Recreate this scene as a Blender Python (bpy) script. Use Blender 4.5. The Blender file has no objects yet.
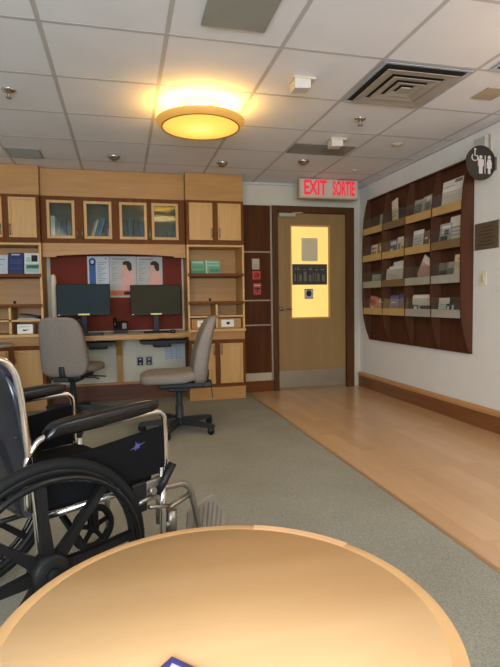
import bpy, bmesh, math, random
from mathutils import Vector, Matrix
random.seed(7)
PI = math.pi
scene = bpy.context.scene
COL = scene.collection
scene.view_settings.view_transform = 'Standard'
scene.view_settings.look = 'None'
scene.view_settings.exposure = 0.0

# ------------------------------------------------------------------ materials
def lin(c):
    out = []
    for v in c[:3]:
        v = v / 255.0
        out.append(v / 12.92 if v <= 0.04045 else ((v + 0.055) / 1.055) ** 2.4)
    return (out[0], out[1], out[2], 1.0)

MATS = {}
def plain(name, rgb, rough=0.6, metal=0.0, emit=0.0, emit_rgb=None, coat=0.0, bump=0.0, bscale=200.0, vary=0.06, vscale=6.0, spec=0.5):
    m = bpy.data.materials.new(name); m.use_nodes = True
    nt = m.node_tree; b = nt.nodes['Principled BSDF']
    b.inputs['Roughness'].default_value = rough
    b.inputs['Metallic'].default_value = metal
    b.inputs['Coat Weight'].default_value = coat
    b.inputs['Specular IOR Level'].default_value = spec
    tc = nt.nodes.new('ShaderNodeTexCoord')
    n = nt.nodes.new('ShaderNodeTexNoise'); n.inputs['Scale'].default_value = vscale; n.inputs['Detail'].default_value = 3
    nt.links.new(tc.outputs['Object'], n.inputs['Vector'])
    r = nt.nodes.new('ShaderNodeValToRGB')
    c = lin(rgb)
    r.color_ramp.elements[0].position = 0.3; r.color_ramp.elements[1].position = 0.7
    r.color_ramp.elements[0].color = tuple(x * (1 - vary) for x in c[:3]) + (1,)
    r.color_ramp.elements[1].color = tuple(min(1, x * (1 + vary)) for x in c[:3]) + (1,)
    nt.links.new(n.outputs['Fac'], r.inputs['Fac'])
    nt.links.new(r.outputs['Color'], b.inputs['Base Color'])
    if bump:
        n2 = nt.nodes.new('ShaderNodeTexNoise'); n2.inputs['Scale'].default_value = bscale; n2.inputs['Detail'].default_value = 2
        nt.links.new(tc.outputs['Object'], n2.inputs['Vector'])
        bp = nt.nodes.new('ShaderNodeBump'); bp.inputs['Strength'].default_value = bump; bp.inputs['Distance'].default_value = 0.004
        nt.links.new(n2.outputs['Fac'], bp.inputs['Height']); nt.links.new(bp.outputs['Normal'], b.inputs['Normal'])
    if emit:
        b.inputs['Emission Color'].default_value = lin(emit_rgb or rgb)
        b.inputs['Emission Strength'].default_value = emit
    MATS[name] = m
    return m

def wood(name, a, b_, rough=0.45, axis='Z', scale=3.0, stretch=9.0, coat=0.0, contrast=(0.3, 0.72), spec=0.5):
    """streaky grain running along one axis"""
    m = bpy.data.materials.new(name); m.use_nodes = True
    nt = m.node_tree; b = nt.nodes['Principled BSDF']
    b.inputs['Roughness'].default_value = rough; b.inputs['Coat Weight'].default_value = coat
    b.inputs['Specular IOR Level'].default_value = spec
    tc = nt.nodes.new('ShaderNodeTexCoord'); mp = nt.nodes.new('ShaderNodeMapping')
    s = [stretch] * 3; s['XYZ'.index(axis)] = 0.6
    mp.inputs['Scale'].default_value = s
    nt.links.new(tc.outputs['Object'], mp.inputs['Vector'])
    n = nt.nodes.new('ShaderNodeTexNoise'); n.inputs['Scale'].default_value = scale; n.inputs['Detail'].default_value = 5
    n.inputs['Distortion'].default_value = 0.6
    nt.links.new(mp.outputs['Vector'], n.inputs['Vector'])
    r = nt.nodes.new('ShaderNodeValToRGB')
    r.color_ramp.elements[0].position = contrast[0]; r.color_ramp.elements[0].color = lin(a)
    r.color_ramp.elements[1].position = contrast[1]; r.color_ramp.elements[1].color = lin(b_)
    nt.links.new(n.outputs['Fac'], r.inputs['Fac']); nt.links.new(r.outputs['Color'], b.inputs['Base Color'])
    MATS[name] = m
    return m

def clear_glass(name, tint, refl=0.12, opacity=0.1):
    """thin pane: mostly see-through, mirror-like at grazing angles"""
    m = bpy.data.materials.new(name); m.use_nodes = True
    nt = m.node_tree; nt.nodes.clear()
    out = nt.nodes.new('ShaderNodeOutputMaterial')
    tr = nt.nodes.new('ShaderNodeBsdfTransparent'); tr.inputs['Color'].default_value = lin(tint)
    gl = nt.nodes.new('ShaderNodeBsdfGlossy'); gl.inputs['Roughness'].default_value = 0.06
    df = nt.nodes.new('ShaderNodeBsdfDiffuse'); df.inputs['Color'].default_value = lin((170, 172, 165))
    lw = nt.nodes.new('ShaderNodeLayerWeight'); lw.inputs['Blend'].default_value = 0.5
    fr = nt.nodes.new('ShaderNodeMath'); fr.operation = 'POWER'; fr.inputs[1].default_value = 5.0
    nt.links.new(lw.outputs['Facing'], fr.inputs[0])
    ad = nt.nodes.new('ShaderNodeMath'); ad.operation = 'MULTIPLY_ADD'; ad.inputs[1].default_value = 0.8; ad.inputs[2].default_value = refl
    nt.links.new(fr.outputs[0], ad.inputs[0])
    m1 = nt.nodes.new('ShaderNodeMixShader'); m1.inputs['Fac'].default_value = opacity
    nt.links.new(tr.outputs[0], m1.inputs[1]); nt.links.new(df.outputs[0], m1.inputs[2])
    m2 = nt.nodes.new('ShaderNodeMixShader')
    nt.links.new(ad.outputs[0], m2.inputs['Fac']); nt.links.new(m1.outputs[0], m2.inputs[1]); nt.links.new(gl.outputs[0], m2.inputs[2])
    nt.links.new(m2.outputs[0], out.inputs['Surface'])
    MATS[name] = m
    return m

def vinyl_floor():
    m = bpy.data.materials.new('plank_floor'); m.use_nodes = True
    nt = m.node_tree; b = nt.nodes['Principled BSDF']
    tc = nt.nodes.new('ShaderNodeTexCoord')
    mp = nt.nodes.new('ShaderNodeMapping'); mp.inputs['Rotation'].default_value = (0, 0, PI / 2)
    nt.links.new(tc.outputs['Object'], mp.inputs['Vector'])
    br = nt.nodes.new('ShaderNodeTexBrick')
    br.inputs['Scale'].default_value = 1.0; br.inputs['Brick Width'].default_value = 0.92; br.inputs['Row Height'].default_value = 0.1
    br.inputs['Mortar Size'].default_value = 0.0012; br.inputs['Mortar Smooth'].default_value = 0.6; br.inputs['Bias'].default_value = 0.0
    br.inputs['Color1'].default_value = lin((200, 160, 120)); br.inputs['Color2'].default_value = lin((211, 172, 132)); br.inputs['Mortar'].default_value = lin((192, 152, 112))
    nt.links.new(mp.outputs['Vector'], br.inputs['Vector'])
    mp2 = nt.nodes.new('ShaderNodeMapping'); mp2.inputs['Scale'].default_value = (18, 1.2, 1)
    nt.links.new(tc.outputs['Object'], mp2.inputs['Vector'])
    n = nt.nodes.new('ShaderNodeTexNoise'); n.inputs['Scale'].default_value = 4; n.inputs['Detail'].default_value = 5
    nt.links.new(mp2.outputs['Vector'], n.inputs['Vector'])
    r = nt.nodes.new('ShaderNodeValToRGB'); r.color_ramp.elements[0].color = (0.86, 0.86, 0.86, 1); r.color_ramp.elements[1].color = (1, 1, 1, 1)
    nt.links.new(n.outputs['Fac'], r.inputs['Fac'])
    mx = nt.nodes.new('ShaderNodeMix'); mx.data_type = 'RGBA'; mx.blend_type = 'MULTIPLY'; mx.inputs[0].default_value = 1.0
    nt.links.new(br.outputs['Color'], mx.inputs[6]); nt.links.new(r.outputs['Color'], mx.inputs[7])
    nt.links.new(mx.outputs[2], b.inputs['Base Color'])
    b.inputs['Roughness'].default_value = 0.22
    MATS['plank_floor'] = m
    return m

def carpet_mat():
    m = bpy.data.materials.new('carpet'); m.use_nodes = True
    nt = m.node_tree; b = nt.nodes['Principled BSDF']; b.inputs['Roughness'].default_value = 0.95
    b.inputs['Specular IOR Level'].default_value = 0.15
    tc = nt.nodes.new('ShaderNodeTexCoord')
    n = nt.nodes.new('ShaderNodeTexNoise'); n.inputs['Scale'].default_value = 160; n.inputs['Detail'].default_value = 2
    n3 = nt.nodes.new('ShaderNodeTexNoise'); n3.inputs['Scale'].default_value = 2.2; n3.inputs['Detail'].default_value = 6
    nt.links.new(tc.outputs['Object'], n.inputs['Vector']); nt.links.new(tc.outputs['Object'], n3.inputs['Vector'])
    r = nt.nodes.new('ShaderNodeValToRGB'); r.color_ramp.elements[0].position = 0.32; r.color_ramp.elements[1].position = 0.68
    r.color_ramp.elements[0].color = lin((136, 133, 121)); r.color_ramp.elements[1].color = lin((161, 158, 145))
    r2 = nt.nodes.new('ShaderNodeValToRGB'); r2.color_ramp.elements[0].position = 0.3; r2.color_ramp.elements[1].position = 0.65
    r2.color_ramp.elements[0].color = (0.86, 0.85, 0.82, 1); r2.color_ramp.elements[1].color = (1, 1, 1, 1)
    nt.links.new(n.outputs['Fac'], r.inputs['Fac']); nt.links.new(n3.outputs['Fac'], r2.inputs['Fac'])
    mx = nt.nodes.new('ShaderNodeMix'); mx.data_type = 'RGBA'; mx.blend_type = 'MULTIPLY'; mx.inputs[0].default_value = 1.0
    nt.links.new(r.outputs['Color'], mx.inputs[6]); nt.links.new(r2.outputs['Color'], mx.inputs[7])
    nt.links.new(mx.outputs[2], b.inputs['Base Color'])
    bp = nt.nodes.new('ShaderNodeBump'); bp.inputs['Strength'].default_value = 0.5; bp.inputs['Distance'].default_value = 0.006
    nt.links.new(n.outputs['Fac'], bp.inputs['Height']); nt.links.new(bp.outputs['Normal'], b.inputs['Normal'])
    MATS['carpet'] = m
    return m

def lamp_mat():
    """backlit amber bowl, hotter in the middle"""
    m = bpy.data.materials.new('lamp_bowl'); m.use_nodes = True
    nt = m.node_tree; b = nt.nodes['Principled BSDF']; b.inputs['Roughness'].default_value = 0.5
    tc = nt.nodes.new('ShaderNodeTexCoord')
    g = nt.nodes.new('ShaderNodeVectorMath'); g.operation = 'LENGTH'
    mp = nt.nodes.new('ShaderNodeMapping'); mp.inputs['Scale'].default_value = (1, 1, 0); mp.vector_type = 'POINT'
    nt.links.new(tc.outputs['Object'], mp.inputs['Vector']); nt.links.new(mp.outputs['Vector'], g.inputs[0])
    n = nt.nodes.new('ShaderNodeTexNoise'); n.inputs['Scale'].default_value = 14; n.inputs['Detail'].default_value = 4
    nt.links.new(tc.outputs['Object'], n.inputs['Vector'])
    ad = nt.nodes.new('ShaderNodeMath'); ad.operation = 'MULTIPLY_ADD'; ad.inputs[1].default_value = 0.09; ad.inputs[2].default_value = -0.045
    nt.links.new(n.outputs['Fac'], ad.inputs[0])
    su = nt.nodes.new('ShaderNodeMath'); su.operation = 'ADD'
    nt.links.new(g.outputs['Value'], su.inputs[0]); nt.links.new(ad.outputs[0], su.inputs[1])
    r = nt.nodes.new('ShaderNodeValToRGB')
    e = r.color_ramp.elements
    e[0].position = 0.0; e[0].color = (1.3, 1.05, 0.32, 1)
    e[1].position = 0.30; e[1].color = (0.86, 0.48, 0.07, 1)
    k = e.new(0.12); k.color = (1.1, 0.80, 0.14, 1)
    nt.links.new(su.outputs[0], r.inputs['Fac'])
    b.inputs['Base Color'].default_value = lin((225, 170, 80))
    nt.links.new(r.outputs['Color'], b.inputs['Emission Color']); b.inputs['Emission Strength'].default_value = 1.0
    MATS['lamp_bowl'] = m
    return m

M = MATS
vinyl_floor(); carpet_mat(); lamp_mat()
plain('wall_paint', (200, 192, 170), 0.7, vary=0.02)
plain('wall_paint_side', (222, 220, 214), 0.6, vary=0.02)
plain('ceiling_tile', (228, 227, 228), 0.9, bump=0.25, bscale=90, vary=0.03, vscale=3)
plain('grid_white', (188, 183, 180), 0.6, vary=0.02)
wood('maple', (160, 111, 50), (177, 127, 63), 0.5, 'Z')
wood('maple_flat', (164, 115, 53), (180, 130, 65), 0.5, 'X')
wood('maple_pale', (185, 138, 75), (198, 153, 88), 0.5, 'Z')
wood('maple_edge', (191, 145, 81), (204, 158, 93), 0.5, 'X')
wood('brown_frame', (92, 50, 14), (112, 63, 20), 0.65, 'Z', spec=0.2)
wood('brown_edge', (92, 50, 14), (112, 63, 20), 0.6, 'X', spec=0.2)
wood('dark_panel', (68, 33, 7), (86, 46, 12), 0.55, 'Z', scale=2.0, spec=0.12)
wood('rack_wood', (72, 40, 24), (90, 54, 34), 0.6, 'Z', scale=2.2, spec=0.2)
wood('base_brown', (112, 68, 38), (134, 84, 48), 0.4, 'Y')
wood('base_brown_x', (82, 42, 16), (100, 54, 22), 0.6, 'X')
wood('trim_tan', (146, 112, 76), (164, 128, 90), 0.5, 'Y')
wood('cap_maple', (178, 128, 80), (196, 146, 96), 0.4, 'Y')
wood('door_frame_brown', (72, 42, 19), (88, 54, 26), 0.6, 'Z', spec=0.2)
wood('door_beige', (140, 110, 68), (148, 118, 75), 0.6, 'Z', scale=1.5, spec=0.2)
wood('table_top', (214, 171, 120), (222, 182, 132), 0.55, 'X', scale=1.6, stretch=6, coat=0.0, spec=0.3)
wood('table_band', (206, 160, 108), (216, 172, 118), 0.55, 'X', scale=2.0, stretch=5, coat=0.0, spec=0.3)
wood('table_patch', (218, 170, 122), (230, 186, 140), 0.4, 'X', scale=2.0, stretch=5)
plain('frame_metal', (150, 140, 124), 0.35, 0.9)
plain('strip_metal', (146, 128, 108), 0.45, 0.4)
plain('chrome', (214, 210, 204), 0.14, 1.0, vary=0.02)
plain('tube_grey', (150, 144, 134), 0.3, 0.85)
plain('steel_kick', (160, 150, 132), 0.35, 0.8)
plain('black_plastic', (19, 18, 18), 0.5, spec=.3)
plain('black_rubber', (16, 16, 16), 0.7, spec=.25)
plain('black_gloss', (9, 10, 12), 0.2, spec=.45)
plain('black_cloth', (12, 11, 12), 0.9, spec=.15, bump=0.3, bscale=350)
plain('navy_vinyl', (8, 14, 30), 0.24, coat=0.4, bump=0.35, bscale=9)
plain('chair_fabric', (132, 123, 114), 0.95, bump=0.4, bscale=320, vary=0.07, vscale=60, spec=0.2)
plain('chair_plastic', (34, 37, 38), 0.55)
plain('screen_cool', (36, 48, 52), 0.6, spec=0.15)
plain('screen_warm', (50, 46, 28), 0.6, spec=0.15)
plain('pin_red', (106, 36, 15), 0.85, bump=0.3, bscale=260)
plain('paper_white', (226, 222, 214), 0.7)
plain('paper_grey', (176, 172, 166), 0.7)
plain('paper_cool', (186, 192, 200), 0.7)
plain('ink_grey', (138, 138, 138), 0.8)
plain('ink_dark', (42, 42, 44), 0.8)
plain('ink_blue', (52, 84, 142), 0.7)
plain('navy_paper', (32, 46, 92), 0.6)
plain('teal_paper', (110, 158, 122), 0.7)
plain('teal_dark', (78, 130, 100), 0.7)
plain('mint_paper', (164, 198, 182), 0.7)
plain('orange_band', (196, 104, 62), 0.7)
plain('skin', (206, 160, 132), 0.7)
plain('pink_shirt', (214, 160, 150), 0.7)
plain('hair_dark', (54, 38, 34), 0.8)
plain('notice_paper', (216, 200, 158), 0.7)
plain('beige_light', (208, 198, 184), 0.6)
plain('kraft', (172, 130, 82), 0.8)
plain('beige_plastic', (196, 182, 158), 0.55)
plain('beige_dull', (176, 160, 132), 0.6)
plain('red_plastic', (178, 44, 36), 0.45)
plain('red_deep', (160, 34, 28), 0.45)
plain('yellow_tag', (222, 216, 130), 0.6)
plain('white_plastic', (226, 222, 214), 0.45)
plain('grey_grille', (146, 146, 136), 0.7)
plain('grey_panel', (128, 118, 106), 0.8)
plain('vent_metal', (170, 160, 146), 0.45, 0.1)
plain('vent_edge', (186, 192, 200), 0.4, 0.2)
plain('vent_dark', (34, 31, 26), 0.9)
plain('sign_face', (196, 178, 158), 0.5, emit=0.05, emit_rgb=(220, 196, 176))
plain('exit_red', (214, 34, 52), 0.5, emit=0.55, emit_rgb=(240, 40, 66))
plain('sign_black', (62, 55, 46), 0.8, spec=.2)
plain('sign_white', (200, 188, 182), 0.5)
plain('plaque_bronze', (108, 92, 68), 0.45, 0.3)
plain('plaque_text', (62, 52, 38), 0.6)
plain('ivory', (220, 212, 190), 0.5)
plain('lamp_rim', (214, 160, 82), 0.5, emit=0.35, emit_rgb=(236, 172, 72))
plain('lamp_trim', (128, 72, 30), 0.5)
plain('lamp_glow', (255, 220, 120), 0.5, emit=3.0, emit_rgb=(255, 226, 120))
plain('door_glow', (240, 208, 120), 0.5, emit=0.66, emit_rgb=(246, 206, 112))  # emission stands in for the lit room behind the door pane
plain('banner_dark', (58, 54, 44), 0.6)
plain('banner_mid', (112, 100, 76), 0.6)
plain('lip_tan', (188, 152, 96), 0.5)
plain('lip_grey', (162, 158, 146), 0.5)
plain('lip_brown', (120, 96, 62), 0.5)
plain('logo_lilac', (86, 80, 136), 0.7)
plain('foot_grey', (158, 148, 134), 0.5, 0.2)
plain('foot_rib', (134, 124, 110), 0.6, 0.2)
plain('grey_table', (140, 132, 116), 0.5)
plain('outside', (210, 225, 245), 0.9, emit=2.0, emit_rgb=(210, 225, 250))
plain('pink_leaf', (196, 116, 112), 0.7)
plain('red_leaf', (188, 70, 66), 0.7)
plain('violet_leaf', (110, 100, 160), 0.7)
plain('blue_leaf', (86, 92, 142), 0.7)
plain('cream_leaf', (226, 208, 172), 0.7)
plain('brown_leaf', (140, 104, 82), 0.7)
plain('photo_grey', (120, 116, 108), 0.6)
plain('photo_dark', (62, 58, 64), 0.6)
plain('book_slate', (86, 104, 112), 0.6)
plain('book_blue', (60, 104, 152), 0.6)
plain('book_navy', (50, 66, 92), 0.6)
plain('book_rose', (182, 140, 130), 0.6)
plain('book_teal', (52, 88, 90), 0.6)
plain('book_black', (40, 44, 48), 0.6)
plain('book_green', (66, 92, 70), 0.6)
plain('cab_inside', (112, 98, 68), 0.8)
plain('brochure_blue', (58, 58, 150), 0.5)
plain('brochure_edge', (96, 62, 84), 0.5)
plain('brochure_face', (214, 212, 226), 0.5)
clear_glass('cab_glass', (232, 236, 230), 0.03, 0.03)
clear_glass('acrylic', (248, 248, 245), 0.012, 0.055)
clear_glass('window_glass', (245, 248, 250), 0.05, 0.02)

# ------------------------------------------------------------------ mesh builder
class MB:
    def __init__(self):
        self.bm = bmesh.new(); self.mi = 0
    def _tag(self, faces):
        for f in faces: f.material_index = self.mi
    def use(self, i): self.mi = i; return self
    def box(self, x0, x1, y0, y1, z0, z1, bev=0.0, mtx=None, seg=2):
        t = bmesh.new()
        bmesh.ops.create_cube(t, size=1.0)
        for v in t.verts:
            v.co = Vector((x0 + (v.co.x + .5) * (x1 - x0), y0 + (v.co.y + .5) * (y1 - y0), z0 + (v.co.z + .5) * (z1 - z0)))
        if bev > 0:
            bmesh.ops.bevel(t, geom=t.edges[:], offset=bev, segments=seg, profile=0.5, affect='EDGES')
        self._merge(t, mtx); return self
    def _merge(self, t, mtx=None):
        if mtx is not None: bmesh.ops.transform(t, matrix=mtx, verts=t.verts)
        vm = {}
        for v in t.verts: vm[v] = self.bm.verts.new(v.co)
        for f in t.faces:
            try:
                nf = self.bm.faces.new([vm[v] for v in f.verts]); nf.material_index = self.mi; nf.smooth = f.smooth
            except ValueError: pass
        t.free()
    def prism(self, pts, lo, hi, axis='Y', mtx=None, smooth=False):
        """2-D polygon extruded along an axis; pts are the two remaining coordinates in XYZ order"""
        def P(a, b, c):
            return {'X': (c, a, b), 'Y': (a, c, b), 'Z': (a, b, c)}[axis]
        t = bmesh.new()
        A = [t.verts.new(P(a, b, lo)) for a, b in pts]; B = [t.verts.new(P(a, b, hi)) for a, b in pts]
        n = len(pts)
        t.faces.new(A[::-1]); t.faces.new(B)
        for i in range(n):
            f = t.faces.new([A[i], A[(i + 1) % n], B[(i + 1) % n], B[i]]); f.smooth = smooth
        bmesh.ops.recalc_face_normals(t, faces=t.faces)
        self._merge(t, mtx); return self
    def lathe(self, prof, seg=40, mtx=None, close=True):
        """profile of (radius, z) turned about Z"""
        t = bmesh.new(); rings = []
        for r, z in prof:
            if r < 1e-6: rings.append([t.verts.new((0, 0, z))])
            else: rings.append([t.verts.new((r * math.cos(2 * PI * k / seg), r * math.sin(2 * PI * k / seg), z)) for k in range(seg)])
        for a, b in zip(rings, rings[1:]):
            for k in range(seg):
                k2 = (k + 1) % seg
                if len(a) == 1 and len(b) == 1: continue
                vs = [a[0], b[k2], b[k]] if len(a) == 1 else ([a[k], a[k2], b[0]] if len(b) == 1 else [a[k], a[k2], b[k2], b[k]])
                f = t.faces.new(vs); f.smooth = True
        if close:
            for rr, rev in ((rings[0], True), (rings[-1], False)):
                if len(rr) > 2: t.faces.new(rr[::-1] if rev else rr)
        bmesh.ops.recalc_face_normals(t, faces=t.faces)
        self._merge(t, mtx); return self
    def cyl(self, p0, p1, r, seg=14, r1=None):
        return self.tube([p0, p1], r, seg, r1=r1)
    def tube(self, pts, r, seg=12, smooth_n=0, closed=False, r1=None):
        P = [Vector(p) for p in pts]
        if smooth_n and len(P) > 2:
            Q = []
            n = len(P)
            for i in range(n if closed else n - 1):
                g = (lambda k: P[k % n]) if closed else (lambda k: P[max(0, min(n - 1, k))])
                a, b, c, d = g(i - 1), g(i), g(i + 1), g(i + 2)
                for j in range(smooth_n):
                    s = j / smooth_n
                    Q.append(0.5 * ((2 * b) + (c - a) * s + (2 * a - 5 * b + 4 * c - d) * s * s + (3 * b - a - 3 * c + d) * s ** 3))
            if not closed: Q.append(P[-1])
            P = Q
        t = bmesh.new(); rings = []; n = len(P); prev = None
        for i in range(n):
            if closed: d = P[(i + 1) % n] - P[(i - 1) % n]
            else: d = P[min(n - 1, i + 1)] - P[max(0, i - 1)]
            d.normalize()
            if prev is None:
                ref = Vector((0, 0, 1)) if abs(d.z) < 0.9 else Vector((1, 0, 0))
                u = d.cross(ref).normalized()
            else:
                u = (prev - d * prev.dot(d)).normalized()
            prev = u; w = d.cross(u)
            rr = r if r1 is None else r + (r1 - r) * i / max(1, n - 1)
            rings.append([t.verts.new(P[i] + rr * (math.cos(2 * PI * k / seg) * u + math.sin(2 * PI * k / seg) * w)) for k in range(seg)])
        m = n if closed else n - 1
        for i in range(m):
            a, b = rings[i], rings[(i + 1) % n]
            for k in range(seg):
                f = t.faces.new([a[k], a[(k + 1) % seg], b[(k + 1) % seg], b[k]]); f.smooth = True
        if not closed:
            t.faces.new(rings[0][::-1]); t.faces.new(rings[-1])
        bmesh.ops.recalc_face_normals(t, faces=t.faces)
        self._merge(t); return self
    def blob(self, size, e1=0.4, e2=0.4, deform=None, mtx=None, nu=36, nv=20):
        """superellipsoid, for cushions"""
        sg = lambda v, e: math.copysign(abs(v) ** e, v)
        t = bmesh.new(); rings = []
        for i in range(nv + 1):
            ph = -PI / 2 + PI * i / nv
            row = []
            for k in range(nu):
                th = 2 * PI * k / nu
                p = Vector((size[0] * sg(math.cos(ph), e1) * sg(math.cos(th), e2), size[1] * sg(math.cos(ph), e1) * sg(math.sin(th), e2), size[2] * sg(math.sin(ph), e1)))
                if deform: p = Vector(deform(p))
                row.append(t.verts.new(p))
                if i in (0, nv): break
            rings.append(row)
        for a, b in zip(rings, rings[1:]):
            for k in range(nu):
                k2 = (k + 1) % nu
                vs = [a[0], b[k], b[k2]] if len(a) == 1 else ([a[k], a[k2], b[0]] if len(b) == 1 else [a[k], a[k2], b[k2], b[k]])
                f = t.faces.new(vs); f.smooth = True
        bmesh.ops.recalc_face_normals(t, faces=t.faces)
        self._merge(t, mtx); return self
    def text(self, body, size, mtx, depth=0.002, align='CENTER', sx=1.0, bold=0.0):
        c = bpy.data.curves.new('lettering', 'FONT'); c.body = body; c.size = size; c.extrude = depth; c.align_x = align; c.align_y = 'CENTER'
        c.resolution_u = 3; c.offset = bold
        o = bpy.data.objects.new('lettering', c); COL.objects.link(o)
        bpy.context.view_layer.update()
        me = bpy.data.meshes.new_from_object(o.evaluated_get(bpy.context.evaluated_depsgraph_get()))
        t = bmesh.new(); t.from_mesh(me)
        bmesh.ops.scale(t, vec=(sx, 1, 1), verts=t.verts)
        self._merge(t, mtx)
        bpy.data.objects.remove(o); bpy.data.curves.remove(c); bpy.data.meshes.remove(me)
        return self
    def build(self, name, mats, parent=None, off=None):
        bm = self.bm
        if off is None:
            off = Vector(parent.get('_off', (0, 0, 0))) if parent is not None else None
        if off is None:
            xs = [v.co for v in bm.verts]
            mn = Vector([min(c[i] for c in xs) for i in range(3)]); mx = Vector([max(c[i] for c in xs) for i in range(3)])
            off = Vector(((mn.x + mx.x) / 2, (mn.y + mx.y) / 2, mn.z)); loc = off
        else:
            off = Vector(off); loc = Vector((0, 0, 0))
        for v in bm.verts: v.co -= off
        me = bpy.data.meshes.new(name); bm.to_mesh(me); bm.free()
        for m in (mats if isinstance(mats, (list, tuple)) else [mats]): me.materials.append(M[m])
        o = bpy.data.objects.new(name, me); COL.objects.link(o)
        if parent is not None:
            o.parent = parent; o['_off'] = tuple(off)
        else:
            o.location = loc
        return o

def tag(o, label, cat, group=None, kind=None):
    o['label'] = label; o['category'] = cat
    if group: o['group'] = group
    if kind: o['kind'] = kind
    return o
def thing(name, label, cat, loc=(0, 0, 0), rz=0.0, group=None, local=False):
    """an Empty at the thing's base; parts are given in world space unless local"""
    o = bpy.data.objects.new(name, None); COL.objects.link(o)
    o.location = loc; o.rotation_euler = (0, 0, rz); o.empty_display_size = 0.05
    o['_off'] = (0, 0, 0) if local else tuple(loc)
    return tag(o, label, cat, group)
def struct(o):
    o['kind'] = 'structure'; return o
def structE(name, loc):
    o = bpy.data.objects.new(name, None); COL.objects.link(o); o.location = loc; o['_off'] = tuple(loc); o['kind'] = 'structure'
    return o
def dup(root, loc, rz, label=None):
    r = root.copy(); COL.objects.link(r); r.location = loc; r.rotation_euler = (0, 0, rz)
    if label: r['label'] = label
    for ch in list(root.children):
        c = ch.copy(); COL.objects.link(c); c.parent = r
        for g in list(ch.children):
            d = g.copy(); COL.objects.link(d); d.parent = c
    return r
def lab(o, s): o['label'] = s; return o
def RZ(a): return Matrix.Rotation(a, 4, 'Z')
def T(x, y, z): return Matrix.Translation((x, y, z))

# ------------------------------------------------------------------ camera (measured from the photograph's vanishing points)
H = 1.0626
yaw, pit, roll = 0.2454, 0.0637, -0.0154
F = Vector((math.sin(yaw) * math.cos(pit), math.cos(yaw) * math.cos(pit), -math.sin(pit)))
R = Vector((math.cos(yaw), -math.sin(yaw), 0)); U = R.cross(F)
R2 = R * math.cos(roll) + U * math.sin(roll); U2 = U * math.cos(roll) - R * math.sin(roll)
cd = bpy.data.cameras.new('camera'); cam = bpy.data.objects.new('camera', cd); COL.objects.link(cam)
cam.matrix_world = Matrix(((R2.x, U2.x, -F.x, 0), (R2.y, U2.y, -F.y, 0), (R2.z, U2.z, -F.z, H), (0, 0, 0, 1)))
cd.sensor_fit = 'HORIZONTAL'; cd.sensor_width = 36.0; cd.lens = 36.0 * 506.5 / 500.0; cd.clip_start = 0.02
scene.camera = cam

# ------------------------------------------------------------------ room shell
XL, XR, YR, YB, ZC = -3.2, 2.828, -2.2, 5.716, 2.419
XC = 1.385          # carpet edge
struct(MB().box(XC, XR + .12, YR - .12, YB + .12, -.06, 0).build('floor', 'plank_floor', off=(0, 0, 0)))
struct(MB().box(XL - .12, XC, YR - .12, YB + .12, -.06, 0.004).build('floor_carpet', 'carpet', off=(0, 0, 0)))
struct(MB().box(XC - .012, XC + .012, YR, YB - .03, 0, 0.006).build('trim_1', 'trim_tan', off=(0, 0, 0)))
struct(MB().box(XL - .12, XR + .12, YR - .12, YB + .12, ZC, ZC + .08).build('ceiling', 'ceiling_tile', off=(0, 0, 0)))
struct(MB().box(XR, XR + .12, YR - .12, YB + .12, 0, ZC).build('wall_right', 'wall_paint_side', off=(0, 0, 0)))
struct(MB().box(XL - .12, XL, YR - .12, YB + .12, 0, ZC).build('wall_left', 'wall_paint', off=(0, 0, 0)))
# back wall with the doorway cut out
DX0, DX1, DZ = 1.765, 2.645, 2.085
m = MB(); m.box(XL, DX0, YB, YB + .12, 0, ZC); m.box(DX1, XR, YB, YB + .12, 0, ZC); m.box(DX0, DX1, YB, YB + .12, DZ, ZC)
struct(m.build('wall_back', 'wall_paint', off=(0, 0, 0)))
# wall behind the camera, with the window that lights the room
m = MB(); m.box(XL, -2.4, YR - .12, YR, 0, ZC); m.box(1.2, XR, YR - .12, YR, 0, ZC); m.box(-2.4, 1.2, YR - .12, YR, 0, .7); m.box(-2.4, 1.2, YR - .12, YR, 2.2, ZC)
struct(m.build('wall_front', 'wall_paint', off=(0, 0, 0)))
w = structE('window_1', (-.6, YR - .06, .7))
m = MB()
for x in (-2.4, -1.22, -.03, 1.15): m.box(x, x + .05, YR - .09, YR - .03, .7, 2.2)
for z in (.7, 2.15): m.box(-2.4, 1.2, YR - .09, YR - .03, z, z + .05)
m.build('window_frame', 'white_plastic', w)
MB().box(-2.38, 1.18, YR - .065, YR - .06, .72, 2.18).build('window_pane', 'window_glass', w)
# ceiling grid: T-bars on a 610 mm module
m = MB(); gx, gy, gt = -.350, 2.679, .610
i = -5
while gx + i * gt < XR:
    x = gx + i * gt
    if x > XL: m.box(x - .012, x + .012, YR, YB, ZC - .0015, ZC + .001)
    i += 1
j = -8
while gy + j * gt < YB:
    y = gy + j * gt
    if y > YR: m.box(XL, XR, y - .011, y + .011, ZC - .001, ZC + .001)
    j += 1
struct(m.build('trim_2', 'grid_white', off=(0, 0, 0)))
m = MB(); m.box(XR - .024, XR, YR, YB, ZC - .022, ZC); m.box(XL, XR, YB - .024, YB, ZC - .022, ZC)
struct(m.build('trim_3', 'grid_white', off=(0, 0, 0)))
# skirting
b = struct(MB().box(XR - .022, XR, YR, YB - .001, 0, .135).build('baseboard_right', 'base_brown', off=(0, 0, 0)))
b['_off'] = (0, 0, 0)
MB().prism([(XR - .032, .135), (XR, .135), (XR, .178), (XR - .012, .178), (XR - .032, .163)], YR, YB - .001, 'Y').build('cap_rail', 'cap_maple', b)
b = struct(MB().box(-.76, .67, YB - .03, YB, 0.004, .175).build('baseboard_back', 'base_brown_x', off=(0, 0, 0)))
b['_off'] = (0, 0, 0)
MB().box(-.76, .67, YB - .042, YB, .175, .196, .004).build('cap_rail', 'maple_flat', b)

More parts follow.
